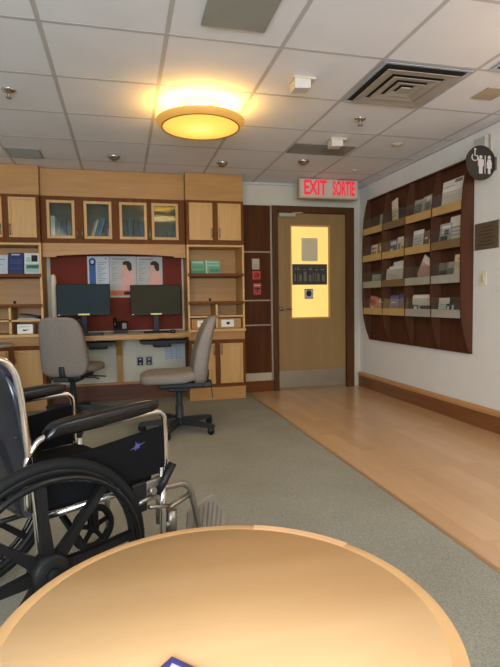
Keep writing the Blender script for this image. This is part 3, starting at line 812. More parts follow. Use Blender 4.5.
diffuser(1.486, 2.080, 2.685, 3.283, 'square louvred ceiling vent in front of the exit sign')
diffuser(2.155, 2.700, 2.085, 2.660, 'louvred ceiling vent at the right photo edge, above washroom sign')

def flat_grille(x0, x1, y0, y1, mat, label, slats=0, drop=.008):
    m = MB(); m.box(x0, x1, y0, y1, ZC - drop, ZC - .001, .002)
    for k in range(slats):
        y = y0 + (k + 1) * (y1 - y0) / (slats + 1); m.box(x0 + .015, x1 - .015, y - .003, y + .003, ZC - drop - .003, ZC - drop + .001)
    tag(m.build('ceiling_grille', mat), label, 'ceiling vent')
flat_grille(.412, .735, 2.0, 2.535, 'grey_grille', 'large grey ceiling panel at the top edge of the photo', 0, .012)
flat_grille(1.495, 2.058, 4.225, 4.50, 'grey_panel', 'dark grey flat ceiling grille in front of the exit sign', 8)
flat_grille(-.945, -.662, 4.83, 5.12, 'grey_grille', 'grey square ceiling grille above the left bookcase', 8)
flat_grille(2.335, 2.50, 2.88, 3.06, 'beige_dull', 'tan square plate on the ceiling near the right wall', 0, .007)

def sprinkler(x, y, label):
    r = thing('sprinkler_head', label, 'sprinkler', (x, y, ZC - .05), group='ceiling sprinklers')
    MB().lathe([(0, ZC - .001), (.042, ZC - .001), (.044, ZC - .008), (.03, ZC - .016), (0, ZC - .018)], 24, T(x, y, 0)).build('escutcheon', 'chrome', r)
    m = MB(); m.cyl((x, y, ZC - .014), (x, y, ZC - .05), .009, 10); m.build('stem', 'tube_grey', r)
    MB().lathe([(0, ZC - .056), (.018, ZC - .056), (.018, ZC - .05), (0, ZC - .05)], 14, T(x, y, 0)).build('deflector', 'tube_grey', r)
sprinkler(-.655, 3.55, 'small chrome sprinkler on the ceiling at far left')
sprinkler(1.77, 3.57, 'small chrome sprinkler between the square vent and exit sign')
def downlight(x, y, label):
    r = thing('recessed_spotlight', label, 'spotlight', (x, y, ZC - .05), group='chrome ceiling spotlights')
    MB().lathe([(.035, ZC - .002), (.058, ZC - .002), (.058, ZC - .012), (.045, ZC - .03), (.035, ZC - .03)], 28, T(x, y, 0), close=False).build('trim_ring', 'chrome', r)
    MB().lathe([(0, ZC - .045), (.02, ZC - .045), (.034, ZC - .03), (.036, ZC - .004), (0, ZC - .004)], 24, T(x, y, 0)).build('lens', 'tube_grey', r)
downlight(-.035, 4.92, 'chrome ceiling spotlight above the left monitor')
downlight(.985, 4.95, 'chrome ceiling spotlight above the right bookcase')
downlight(1.75, 4.74, 'chrome ceiling spotlight left above the exit sign')
def cap(x, y, label, rr=.05):
    tag(MB().lathe([(0, ZC - .014), (rr * .5, ZC - .013), (rr * .6, ZC - .007), (rr, ZC - .006), (rr, ZC - .001), (0, ZC - .001)], 24, T(x, y, 0)).build('ceiling_disc', 'beige_plastic'), label, 'ceiling disc', 'flat discs on the ceiling')
cap(2.387, 4.09, 'round pale disc on the ceiling above the leaflet rack')
cap(2.42, 4.98, 'small round pale disc on the ceiling right of exit sign', .035)
def detector(x, y, s, label):
    r = thing('motion_detector', label, 'detector', (x, y, ZC - .1), group='white box detectors on the ceiling')
    MB().box(x - .6 * s, x + .85 * s, y - .5 * s, y + .5 * s, ZC - .018, ZC - .001, .003).build('base_plate', 'beige_plastic', r)
    MB().prism([(x - .5 * s, ZC - .018), (x + .5 * s, ZC - .018), (x + .5 * s, ZC - .018 - .5 * s), (x - .5 * s, ZC - .018 - .58 * s)], y - .45 * s, y + .45 * s, 'Y').build('housing', 'beige_light', r)
detector(1.10, 3.02, .10, 'white box detector on the ceiling nearest the camera')
detector(1.785, 4.06, .10, 'white box detector on the ceiling over the dark grey grille')

# exit sign
ex = thing('exit_sign', 'lit exit sign with red letters hung over the door', 'exit sign', (2.285, 5.36, 2.19))
m = MB(); m.box(1.925, 2.635, 5.36, 5.42, 2.192, 2.408, .006); m.build('housing', 'beige_dull', ex)
MB().box(1.94, 2.62, 5.356, 5.361, 2.206, 2.396).build('face', 'sign_face', ex)
m = MB()
A = lambda x, z: T(x, 5.3555, z) @ Matrix.Rotation(PI / 2, 4, 'X')
m.text('EXIT', .165, A(2.112, 2.302), sx=.80, depth=.0015, bold=.005); m.text('SORTIE', .165, A(2.455, 2.302), sx=.50, depth=.0015, bold=.006)
bmesh.ops.transform(m.bm, matrix=T(0, 0, 2.302) @ Matrix.Diagonal((1, 1, 1.32, 1)) @ T(0, 0, -2.302), verts=m.bm.verts)
m.build('lettering', 'exit_red', ex)
m = MB(); m.box(2.18, 2.38, 5.37, 5.41, 2.405, ZC - .001); m.build('mounting_canopy', 'beige_dull', ex)

# ------------------------------------------------------------------ right wall: leaflet rack
RY0, RY1, RZ0, RZ1 = 3.640, 5.415, .595, 2.20
def depth(z):
    pr = [(.595, .028), (.66, .052), (.76, .086), (.88, .108), (1.05, .118), (1.6, .118), (1.85, .110), (2.0, .096), (2.12, .072), (2.20, .05)]
    for (a, p), (b_, q) in zip(pr, pr[1:]):
        if a <= z <= b_: return p + (q - p) * (z - a) / (b_ - a)
    return .05
XRW = XR - .001
rk = thing('leaflet_rack', 'dark brown curved wall rack with sixteen leaflet pockets', 'leaflet rack', (XRW, 4.55, RZ0))
MB().box(XRW - .014, XRW, RY0 + .005, RY1 - .005, RZ0 + .005, RZ1 - .005).build('back_board', 'rack_wood', rk)
cols = [RY0 + .009, 4.07, 4.51, 4.96, RY1 - .009]
prof = [(XRW, RZ0)] + [(XRW - depth(RZ0 + k * (RZ1 - RZ0) / 22), RZ0 + k * (RZ1 - RZ0) / 22) for k in range(23)] + [(XRW, RZ1)]
for k, y in enumerate(cols):
    MB().prism(prof, y - .009, y + .009, 'Y').build('side_panel' if k in (0, 4) else 'divider', 'rack_wood', rk)
MB().box(XRW - .055, XRW, RY0, RY1, RZ1 - .014, RZ1).build('top_board', 'rack_wood', rk)
MB().box(XRW - .032, XRW, RY0, RY1, RZ0, RZ0 + .012).build('bottom_board', 'rack_wood', rk)
rows = [1.802, 1.498, 1.202, .903]
lipm = [['lip_tan', 'lip_brown', 'lip_tan', 'lip_tan'], ['lip_tan', 'lip_tan', 'lip_tan', 'lip_brown'], ['lip_grey', 'lip_brown', 'lip_grey', 'lip_grey'], ['lip_tan', 'lip_tan', 'lip_grey', 'lip_grey']]
for rI, z in enumerate(rows):
    for cI in range(4):           # cI 0 is the far column, 3 the near one
        y1 = cols[4 - cI] - .010; y0 = cols[3 - cI] + .010
        xf = XRW - depth(z + .03) + .004
        MB().box(xf, XRW - .014, y0, y1, z - .012, z).build('shelf', 'rack_wood', rk)
        MB().box(xf - .004, xf, y0, y1, z - .010, z + .062).build('pocket_lip', lipm[rI][cI], rk)
        MB().box(xf - .003, xf, y0, y1, z + .062, z + .165).build('acrylic_front', 'acrylic', rk)

def rack_leaf(rI, cI, u, w, h, mats, deco, label, slide=.0, lean=.10, rot=0.0, group='leaflets in the wall rack', cat='leaflet', curl=False, x=None):
    w *= 1.12; h *= 1.16
    """u: 0 far side .. 1 near side of the pocket; the sheet faces the corridor (-X)"""
    z = rows[rI] + .001; y1 = cols[4 - cI] - .014; y0 = cols[3 - cI] + .014
    yc = y1 + (y0 - y1) * u; xb = XRW - .066 - slide
    m = MB()
    if curl:
        n = 10; P = []
        for k in range(n + 1):
            t = k / n; q = max(0, t - .45) / .55 * 2.2; P.append((.018 * (1 - math.cos(q)), h * min(t, .45) / .62 + .045 * math.sin(q)))
        P = [(p[0] * 1.0, p[1]) for p in P]; Q = [(p[0] + .004, p[1] - .001) for p in P[::-1]]
        m.use(0).prism(P + Q, -w / 2, w / 2, 'Y', smooth=False)
    else:
        m.use(0).box(0, .006, -w / 2, w / 2, 0, h)
    for mi, a, b_, c, e in deco:
        if curl: continue
        m.use(mi).box(-.0012, .0005, w / 2 - b_ * w, w / 2 - a * w, c * h, e * h)
    mt = T(xb, yc, z + abs(math.sin(rot)) * w / 2) @ Matrix.Rotation(lean, 4, 'Y') @ Matrix.Rotation(rot, 4, 'X')
    bmesh.ops.transform(m.bm, matrix=mt, verts=m.bm.verts)
    tag(m.build('leaflet', mats), label, cat, group)
W_, Gy, Dk = 'paper_white', 'paper_grey', 'photo_dark'
txt = [(1, .1, .8, .62, .65), (1, .1, .9, .5, .53), (1, .1, .7, .38, .41)]
rack_leaf(0, 0, .80, .10, .16, [Gy, 'ink_grey'], txt, 'single grey-white leaflet in top pocket of the farthest rack column')
rack_leaf(0, 1, .42, .10, .25, ['cream_leaf', 'ink_grey'], txt, 'tall cream slip tilting in top pocket of second farthest column', rot=-.22, lean=.1)
rack_leaf(0, 2, .30, .13, .17, [Gy, 'photo_grey', W_], [(1, .1, .9, .3, .8), (2, .2, .5, .5, .7)], 'left grey photo leaflet in top pocket of second nearest column', rot=.05)
rack_leaf(0, 2, .70, .12, .18, [Gy, 'photo_grey', W_], [(1, .2, .8, .3, .7), (2, .4, .9, .75, .92)], 'right grey photo leaflet in top pocket of second nearest column', rot=-.08)
rack_leaf(0, 3, .50, .25, .24, [W_, 'ink_grey', 'photo_grey'], [(1, .05, .6, .8, .82), (2, .6, .95, .88, .97), (1, .05, .9, .5, .51)], 'large white sheet in top pocket of the nearest rack column')
rack_leaf(1, 0, .35, .12, .15, [W_, 'brown_leaf', 'red_leaf'], [(1, .1, .9, .35, .6), (2, .1, .9, .7, .85)], 'white and brown leaflet in second pocket down, farthest column')
rack_leaf(1, 0, .75, .11, .16, ['brown_leaf', W_], [(1, .2, .8, .5, .8)], 'brown leaflet in second pocket down, farthest column')
rack_leaf(1, 1, .28, .13, .16, ['blue_leaf', W_], [(1, .1, .9, .7, .9), (1, .1, .5, .2, .5)], 'blue leaflet in second pocket down, second farthest column')
rack_leaf(1, 1, .66, .15, .17, [W_, 'ink_grey', 'pink_leaf'], [(2, .5, .9, .2, .5), (1, .1, .4, .3, .7)], 'white leaflet beside the blue one, second farthest column')
rack_leaf(1, 2, .30, .15, .19, [W_, 'ink_grey'], txt, 'white leaflet in second pocket down, second nearest column')
rack_leaf(1, 2, .64, .07, .17, ['brown_leaf', W_], [(1, .2, .8, .6, .7)], 'narrow brown leaflet right of a white leaflet, second nearest column')
rack_leaf(1, 2, .84, .09, .17, ['photo_grey', 'cream_leaf'], [(1, .2, .8, .3, .6)], 'grey leaflet rightmost in second pocket down, second nearest column')
rack_leaf(1, 3, .28, .15, .19, [Gy, 'photo_dark', W_], [(1, .1, .7, .1, .5), (2, .2, .9, .6, .9), (1, .4, .8, .55, .75)], 'leaflet with dark photo in second pocket down, nearest column')
rack_leaf(1, 3, .70, .21, .23, [W_, 'ink_grey'], txt, 'white sheet right of the dark photo leaflet, nearest column', slide=-.008)
rack_leaf(2, 0, .58, .25, .12, ['mint_paper', 'ink_grey'], txt, 'low pale green leaflet in third pocket down, farthest column')
for k, (h_, ro, s) in enumerate(((.12, .12, 'front slumped white sheet of three, third pocket, second farthest column'), (.17, -.1, 'middle slumped white sheet of three, third pocket, second farthest column'), (.21, -.05, 'rear white sheet of three, third pocket, second farthest column'))):
    rack_leaf(2, 1, .45 + .05 * k, .28 - .04 * k, h_, [W_, 'ink_grey'], txt, s, slide=.03 - .02 * k, rot=ro, lean=.05)
stripes = [(1, .06 + k * .16, .14 + k * .16, .02, .70) for k in range(6)]
rack_leaf(2, 2, .50, .165, .185, [W_, 'red_leaf'], stripes, 'red and white striped leaflet tilted in the second nearest column', rot=.48, lean=.10)
rack_leaf(2, 3, .22, .12, .15, ['photo_grey', 'photo_dark'], [(1, .1, .9, .2, .6)], 'left grey photo leaflet in third pocket down, nearest column')
rack_leaf(2, 3, .48, .10, .15, [Gy, 'photo_grey'], [(1, .1, .9, .2, .7)], 'middle grey photo leaflet in third pocket down, nearest column')
rack_leaf(2, 3, .80, .14, .20, ['cream_leaf', W_, 'ink_grey'], [(1, .1, .9, .1, .5), (2, .3, .9, .8, .86)], 'cream leaflet at right of third pocket down, nearest column')
rack_leaf(3, 0, .28, .155, .16, ['pink_leaf', W_, 'red_leaf'], [(2, .05, .95, .55, .75), (1, .3, .6, .1, .4)], 'left pink leaflet in the lowest pocket, farthest column', rot=.1)
rack_leaf(3, 0, .76, .14, .15, ['pink_leaf', 'violet_leaf', W_], [(2, .1, .8, .7, .9), (1, .4, .9, .1, .5)], 'right pink and violet leaflet in the lowest pocket, farthest column')
rack_leaf(3, 1, .32, .145, .17, ['violet_leaf', W_, 'blue_leaf'], [(2, .1, .9, .1, .5), (1, .2, .7, .6, .65)], 'left violet leaflet in lowest pocket, second farthest column')
rack_leaf(3, 1, .76, .14, .18, ['blue_leaf', 'violet_leaf', 'pink_leaf'], [(1, .1, .9, .5, .85), (2, .2, .6, .15, .35)], 'right blue leaflet in lowest pocket, second farthest column')
rack_leaf(3, 2, .50, .27, .18, [W_, 'ink_grey'], [], 'white sheet with curled top in the lowest pocket, second nearest column', curl=True, lean=.0)
rack_leaf(3, 2, .25, .13, .085, [Dk, W_], [(1, .6, .95, .1, .9)], 'left dark leaflet in front of the curled white sheet', slide=.028, lean=.05)
rack_leaf(3, 2, .75, .15, .08, [Dk, 'blue_leaf'], [(1, .1, .5, .2, .7)], 'right dark leaflet in front of the curled white sheet', slide=.028, lean=.05)
rack_leaf(3, 3, .25, .13, .14, [W_, 'ink_grey'], txt, 'white leaflet in the lowest pocket of the nearest column')
rack_leaf(3, 3, .56, .12, .095, [Dk, W_], [(1, .1, .3, .2, .8), (1, .6, .75, .4, .9)], 'left dark patterned leaflet, lowest pocket of nearest column', slide=.01)
rack_leaf(3, 3, .84, .11, .10, [Dk, W_], [(1, .2, .4, .1, .5), (1, .6, .9, .05, .3)], 'right dark patterned leaflet, lowest pocket of nearest column', slide=.006)

# washroom blade sign, strobe, plaque, switch
ws = thing('washroom_sign', 'round black washroom sign with white figures projecting from right wall', 'sign', (2.68, 3.4, 1.975))
SX, SZ, SR = 2.693, 2.092, .130
RXm = Matrix.Rotation(PI / 2, 4, 'X')
MB().lathe([(0, -.007), (SR, -.007), (SR, .007), (0, .007)], 48, T(SX, 3.4, SZ) @ RXm).build('disc', 'sign_black', ws)
m = MB(); yf0, yf1 = 3.3905, 3.3935
def figure(cx, skirt):
    m.prism([(cx + .0135 * math.cos(a * PI / 8), SZ + .042 + .0135 * math.sin(a * PI / 8)) for a in range(16)], yf0, yf1, 'Y')
    if skirt: p = [(-.014, .026), (.014, .026), (.025, -.012), (.019, -.014), (.024, -.040), (.011, -.040), (.011, -.082), (-.011, -.082), (-.011, -.040), (-.024, -.040), (-.019, -.014), (-.025, -.012)]
    else: p = [(-.022, .026), (.022, .026), (.025, .018), (.025, -.026), (.018, -.026), (.017, .0), (.016, -.082), (-.016, -.082), (-.017, .0), (-.018, -.026), (-.025, -.026), (-.025, .018)]
    m.prism([(cx + a, SZ + b_) for a, b_ in p], yf0, yf1, 'Y')
figure(SX - .005, False); figure(SX + .070, True)
m.box(SX + .030, SX + .036, yf0, yf1, SZ - .082, SZ + .055)
wx, wz = SX - .058, SZ + .045
m.tube([(wx + .026 * math.cos(a), 3.392, wz - .006 + .026 * math.sin(a)) for a in [PI * .75 + k * PI * 1.45 / 14 for k in range(15)]], .004, 6)
m.prism([(wx + .002 + .009 * math.cos(a * PI / 6), wz + .052 + .009 * math.sin(a * PI / 6)) for a in range(12)], yf0, yf1, 'Y')
m.tube([(wx, 3.392, wz + .042), (wx, 3.392, wz + .006), (wx + .024, 3.392, wz + .004), (wx + .034, 3.392, wz - .022)], .0045, 6)
m.build('pictograms', 'sign_white', ws)
MB().box(SX + SR - .012, XRW, 3.385, 3.415, SZ - .05, SZ + .05, .003).build('wall_bracket', 'plaque_bronze', ws)
sb = thing('mounted_strobe', 'beige alarm box on the right wall above the washroom sign', 'alarm', (XRW - .03, 3.52, 2.18))
MB().box(XRW - .012, XRW, 3.435, 3.60, 2.178, 2.336, .004).build('back_plate', 'beige_plastic', sb)
MB().box(XRW - .056, XRW - .022, 3.45, 3.58, 2.192, 2.322, .006).build('housing', 'paper_grey', sb)
MB().box(XRW - .026, XRW - .010, 3.465, 3.575, 2.205, 2.31, .002).build('dark_gap', 'black_plastic', sb)  # black block put in as the dark gap behind the housing
m = MB(); m.use(0).box(XRW - .012, XRW, 3.345, 3.615, 1.447, 1.660, .003); m.use(1)
for k in range(6): m.box(XRW - .0135, XRW - .011, 3.39 + .02 * (k % 2), 3.575 - .03 * (k % 3), 1.48 + k * .027, 1.488 + k * .027)
tag(m.build('wall_plaque', ['plaque_bronze', 'plaque_text']), 'bronze brown rectangular plaque on right wall beside the rack', 'plaque')
sw = thing('light_switch', 'ivory light switch on the right wall below the plaque', 'light switch', (XRW, 3.525, 1.16))
MB().box(XRW - .006, XRW, 3.482, 3.566, 1.162, 1.280, .002).build('cover_plate', 'ivory', sw)
m = MB(); m.box(XRW - .010, XRW - .005, 3.51, 3.538, 1.19, 1.25, .002); m.build('rocker', 'beige_plastic', sw)

# ------------------------------------------------------------------ office chairs
def make_chair(label):
    r = thing('office_chair', label, 'chair', (0, 0, 0), group='grey fabric office chairs', local=True)
    # local: chair faces +X
    def sd(p):
        x, y, z = p
        if x > .1: z -= (x - .1) ** 2 * .55           # waterfall front
        z += .02 * (x < -.1) * min(1, (-x - .1) / .1)
        y *= 1 - .10 * max(0, -x) / .24
        return (x, y, z)
    MB().blob((.245, .24, .046), .5, .45, sd, T(.068, 0, .458)).build('seat', 'chair_fabric', r)
    def bd(p):
        x, y, z = p; t = z / .27
        x *= 1.0 - .35 * max(0, t)
        x += -.06 * t - .03 * t * t + .012
        y *= 1.04 - .17 * max(0, t * .5 + .5) ** 1.6
        x += .5 * y * y
        return (x, y, z)
    MB().blob((.064, .212, .272), .40, .5, bd, T(-.212, 0, .672)).build('backrest', 'chair_fabric', r)
    m = MB(); m.tube([(-.02, 0, .405), (-.18, 0, .400), (-.215, 0, .42), (-.22, 0, .50)], .03, 10, 4); m.build('back_support', 'chair_plastic', r)
    m = MB(); m.box(-.19, .17, -.15, .15, .372, .418, .016); m.box(-.27, -.10, -.07, .07, .362, .408, .012); m.box(-.09, .09, -.08, .08, .335, .38, .012); m.build('tilt_mechanism', 'chair_plastic', r)
    m = MB(); m.tube([(.09, .08, .385), (.11, .22, .380), (.12, .27, .36)], .007, 8); m.tube([(.05, -.08, .385), (.05, -.24, .375), (.06, -.30, .37)], .007, 8); m.tube([(-.10, -.08, .385), (-.10, -.25, .385), (-.10, -.29, .37)], .007, 8); m.build('lever', 'chair_plastic', r)
    m = MB(); m.tube([(-.275, -.10, .40), (-.278, -.11, .33), (-.29, -.11, .24)], .004, 6); m.build('release_strap', 'black_plastic', r)
    m = MB(); m.lathe([(.014, .37), (.026, .355), (.026, .22), (.033, .215), (.033, .09), (.045, .07), (.045, .055), (.0, .055)], 20); m.build('gas_column', 'chair_plastic', r)
    for k in range(5):
        a = 1.22 + k * 2 * PI / 5; ca, sa = math.cos(a), math.sin(a)
        m = MB(); m.prism([(.02, .058), (.32, .052), (.335, .066), (.32, .082), (.03, .112)], -.018, .018, 'Y', mtx=RZ(a)); m.build('base_leg', 'chair_plastic', r)
        m = MB(); mt = T(.318 * ca, .318 * sa, 0) @ RZ(a + .6)
        for s in (-1, 1): m.lathe([(0, -.009), (.022, -.009), (.027, -.005), (.027, .005), (.022, .009), (0, .009)], 16, mt @ T(-.014, s * .014, .0315) @ Matrix.Rotation(PI / 2, 4, 'X'))
        m.box(-.03, .012, -.022, .022, .034, .058, .006, mtx=mt); m.build('caster', 'black_plastic', r)
    return r
ch = make_chair('grey fabric office chair seen side on before the right monitor')
ch.location = (.430, 4.15, .004); ch.rotation_euler = (0, 0, PI - .06)
dup(ch, (-.475, 4.99, .004), PI / 2 - .30, 'grey fabric office chair seen from behind at the left monitor')

# ------------------------------------------------------------------ wheelchair
WX, WY, WA = -.395, 1.741, .561
wh = thing('wheelchair', 'folding wheelchair with dark vinyl seat standing behind the round table', 'wheelchair', (WX, WY, .004), WA, local=True)
# local frame: x forward, y left; the right side (-y) is nearest the camera
RYm = Matrix.Rotation(PI / 2, 4, 'X')
for s in (-1, 1):
    yw = s * .325; wt = T(0, yw, .315) @ RYm
    m = MB()
    m.lathe([(.266, -.012), (.291, -.013), (.291, .013), (.266, .012), (.266, -.012)], 64, wt, close=False)
    m.lathe([(0, -.03), (.046, -.03), (.055, -.02), (.055, .02), (.046, .03), (0, .03)], 32, wt)
    for k in range(8):
        a = math.radians(3 + 45 * k)
        mt = wt @ Matrix.Rotation(a, 4, 'Z')
        m.prism([(.035, -.019), (.15, -.0105), (.272, -.0125), (.272, .0125), (.15, .0105), (.035, .019)], -.011, .011, 'Z', mtx=mt)
    w_ = m.build('rear_wheel', 'black_plastic', wh); w_['_off'] = (0, 0, 0)
    pr = [(.297 + .0178 * math.cos(q * PI / 6), .0178 * math.sin(q * PI / 6)) for q in range(13)]
    MB().lathe(pr, 72, wt, close=False).build('tire', 'black_rubber', w_)
    yo = yw + s * .042
    m = MB(); m.tube([(.268 * math.cos(q * PI / 32), yo, .315 + .268 * math.sin(q * PI / 32)) for q in range(64)], .0095, 10, closed=True)
    for k in range(8):
        a = math.radians(25 + 45 * k); m.cyl((.262 * math.cos(a), yo, .315 + .262 * math.sin(a)), (.268 * math.cos(a), yw, .315 + .268 * math.sin(a)), .005, 8)
    m.build('hand_rim', 'black_gloss', w_)
    MB().lathe([(0, -.004), (.018, -.004), (.02, .004), (0, .008)], 16, T(0, yw + s * .034, .315) @ Matrix.Rotation(PI / 2 * s, 4, 'X')).build('axle_cap', 'black_rubber', w_)
for s in (-1, 1):
    ya = s * .285; ax = -.042 if s > 0 else 0.0      # the far arm sits a notch further back
    # side frame
    m = MB()
    m.tube([(-.005, ya, .16), (-.008, ya, .40), (-.024, ya, .62), (-.042, ya, .83), (-.064, ya, .895), (-.10, ya, .915), (-.15, ya, .91), (-.225, ya, .902)], .0098, 12, 5)
    m.tube([(-.008, ya, .455), (.36, ya, .455), (.43, ya, .462)], .011, 12)
    m.tube([(.42, ya, .18), (.42, ya, .50)], .012, 12)
    m.tube([(.0, ya, .315), (.0, s * .325, .315)], .012, 10)
    m.build('side_frame', 'chrome', wh)
    m = MB(); m.tube([(-.008, ya, .245), (.42, ya, .245)], .010, 12); m.build('lower_rail', 'black_plastic', wh)
    m = MB(); m.tube([(-.227, ya, .902), (-.125, ya, .912)], .017, 12); m.build('push_handle', 'black_rubber', wh)
    # arm: chrome hoop, pad, skirt guard
    m = MB(); m.tube([(ax + q[0], ya, q[1]) for q in ((-.034, .49), (-.032, .61), (-.014, .655), (.02, .682), (.10, .685), (.30, .690), (.395, .692), (.425, .682), (.438, .645), (.438, .48))], .0095, 12, 5)
    m.build('arm_tube', 'chrome', wh)
    def pd(p, s=s):
        x, y, z = p
        z += .022 * (x + .19) / .38 - (.016 if x < -.16 else 0) * (-x - .16) / .03
        return (x, y, z)
    MB().blob((.195, .030, .025), .6, .35, pd, T(.212 + ax, ya, .699), nu=40, nv=14).build('arm_pad', 'black_gloss', wh)
    g = MB().prism([(ax - .025, .478), (ax + .436, .482), (ax + .434, .642), (ax + .10, .612), (ax - .028, .585)], ya - .004, ya + .004, 'Y').build('skirt_guard', 'black_cloth', wh); g['_off'] = (0, 0, 0)
    m = MB(); yl = ya + s * .0055; cx, cz = .322 + ax, .592
    for a, l0, l1, th in ((15, -.028, .034, .0022), (55, -.016, .014, .003), (105, -.010, .018, .003), (150, -.016, .012, .003)):
        q = math.radians(a); dx, dz = math.cos(q), math.sin(q)
        m.prism([(cx + dx * l0, cz + dz * l0), (cx - dz * th, cz + dx * th), (cx + dx * l1, cz + dz * l1), (cx + dz * th, cz - dx * th)], yl - .001, yl + .001, 'Y')
    m.build('emblem', 'logo_lilac', g)
    # caster
    m = MB(); m.cyl((.46, s * .28, .255), (.46, s * .28, .335), .019, 14)
    m.tube([(.42, ya, .29), (.46, s * .28, .29)], .011, 10); m.build('caster_barrel', 'tube_grey', wh)
    m = MB()
    for q in (-1, 1): m.box(.452, .476, s * .28 + q * .024 - .003, s * .28 + q * .024 + .003, .09, .215)
    m.box(.452, .476, s * .28 - .027, s * .28 + .027, .212, .222); m.cyl((.46, s * .28, .21), (.46, s * .28, .26), .008); m.build('caster_fork', 'black_plastic', wh)
    ct = T(.462, s * .28, .1) @ RYm
    m = MB()
    m.lathe([(.072, -.014), (.096, -.013), (.1, 0), (.096, .013), (.072, .014), (.072, -.014)], 36, ct, close=False)
    m.lathe([(0, -.019), (.02, -.019), (.02, .019), (0, .019)], 16, ct)
    for k in range(5): m.prism([(.015, -.010), (.076, -.008), (.076, .008), (.015, .010)], -.006, .006, 'Z', mtx=ct @ Matrix.Rotation(k * 2 * PI / 5 + .3, 4, 'Z'))
    m.build('caster_wheel', 'black_rubber', wh)
    # brake
    m = MB(); m.box(.345, .40, ya + s * .012 - .006, ya + s * .012 + .006, .40, .47, .004)
    m.tube([(.35, ya + s * .02, .385), (.40, ya + s * .02, .37), (.44, ya + s * .01, .36)], .007, 8); m.cyl((.36, ya + s * .01, .44), (.36, ya + s * .04, .44), .012, 12)
    m.tube([(.375, ya + s * .02, .42), (.30, ya + s * .028, .41)], .008, 8); m.build('brake_clamp', 'tube_grey', wh)
    m = MB(); m.box(.290, .345, ya + s * .012 - .011, ya + s * .012 + .011, .375, .475, .006); m.build('brake_bracket', 'black_plastic', wh)
    m = MB(); m.tube([(.385, ya + s * .022, .42), (.408, ya + s * .03, .46), (.442, ya + s * .034, .515)], .012, 10, r1=.015); m.build('brake_lever', 'black_plastic', wh)
    # swing-away leg rest
    if s > 0:
        m = MB(); m.tube([(.42, ya, .40), (.50, ya, .398), (.53, ya, .37), (.536, ya, .30), (.538, ya, .07)], .0115, 12, 5); m.tube([(.42, ya, .30), (.535, ya, .30)], .009, 10)
        m.build('leg_rest', 'tube_grey', wh)
        continue
    yh = s * .235
    m = MB(); m.tube([(.44, yh, .405), (.50, yh, .398), (.55, yh, .392), (.582, yh, .362), (.60, yh, .30), (.64, yh, .13)], .0115, 12, 5)
    m.tube([(.445, yh, .30), (.50, yh, .325), (.588, yh, .345)], .010, 10); m.tube([(.44, yh, .28), (.44, yh, .42)], .012, 10)
    m.tube([(.42, ya, .40), (.44, yh, .40)], .008, 8); m.tube([(.42, ya, .30), (.44, yh, .30)], .008, 8)
    m.build('leg_rest', 'tube_grey', wh)
    yq = s * .150
    m = MB(); pl = [(.640, .10), (.638, .238), (.732, .292), (.745, .290), (.782, .250), (.806, .185), (.808, .10)]
    mt = T(.72, yq, .1) @ Matrix.Rotation(s * .30, 4, 'Z') @ Matrix.Rotation(s * -.22, 4, 'X') @ T(-.72, 0, -.1)
    m.use(0).prism(pl, -.006, .006, 'Y', mtx=mt); m.use(1)
    for k in range(7):
        x = .662 + k * .02; top = .238 + .048 * (x - .642) / .09 if x < .735 else .284 - (x - .735) * 1.1
        for q in (-1, 1): m.box(x, x + .006, q * .0062 - .0015, q * .0062 + .0015, .108, top - .012, mtx=mt)
    m.use(0).tube([(.64, yh, .135), (.655, yq + s * .01, .125)], .011, 10)
    m.build('foot_plate', ['foot_grey', 'foot_rib'], wh)
# seat, back and cross brace
def sag(p):
    x, y, z = p; return (x, y, z - .012 * (1 - (y / .27) ** 2))
MB().blob((.205, .275, .022), .4, .25, sag, T(.215, 0, .470)).build('seat', 'black_cloth', wh)
def bk(p):
    x, y, z = p
    x += -.035 * (z / .23) - .02 * (1 - (y / .27) ** 2); return (x, y, z)
MB().blob((.017, .283, .24), .35, .2, bk, T(-.026, 0, .668), nu=48, nv=24).build('backrest', 'navy_vinyl', wh)
m = MB()
m.tube([(-.045, -.268, .69), (-.055, 0, .692), (-.045, .268, .69)], .004, 8, 4)
m.build('back_seam', 'navy_vinyl', wh)
m = MB(); m.tube([(.17, -.285, .245), (.19, .27, .448)], .012, 10); m.tube([(.23, .285, .245), (.21, -.27, .448)], .012, 10); m.build('cross_brace', 'black_plastic', wh)

# ------------------------------------------------------------------ round table in the foreground
TX, TY, TZ, TR = .157, .837, .50, .398
tb = thing('round_table', 'round maple topped low table in the foreground', 'table', (TX, TY, .004))
MB().lathe([(0, TZ - .028), (TR - .06, TZ - .028), (TR - .03, TZ - .022), (TR - .028, TZ), (0, TZ)], 96, T(TX, TY, 0)).build('table_top', 'table_top', tb, off=(TX, TY, 0.004))
MB().lathe([(TR - .028, TZ), (TR - .006, TZ), (TR - .001, TZ - .004), (TR, TZ - .012), (TR - .002, TZ - .024), (TR - .008, TZ - .029), (TR - .03, TZ - .029)], 96, T(TX, TY, 0), close=False).build('edge_band', 'table_band', tb, off=(TX, TY, 0.004))
a0, a1 = math.radians(33), math.radians(68); n = 14
out = [(TX + (TR - .003) * math.cos(a0 + (a1 - a0) * k / n), TY + (TR - .003) * math.sin(a0 + (a1 - a0) * k / n)) for k in range(n + 1)]
inn = [(TX + (TR - .024) * math.cos(a0 + (a1 - a0) * k / n), TY + (TR - .024) * math.sin(a0 + (a1 - a0) * k / n)) for k in range(n, -1, -1)]
lab(MB().prism(out + inn, TZ - .002, TZ + .0006, 'Z').build('edge_patch', 'table_patch', tb, off=(TX, TY, 0.004)), 'paler repaired strip on the far edge')
MB().lathe([(.16, TZ - .028), (.16, TZ - .045), (.04, TZ - .06), (.036, .06), (.05, .045), (.05, .03), (0, .03)], 40, T(TX, TY, 0)).build('pedestal', 'chair_plastic', tb)
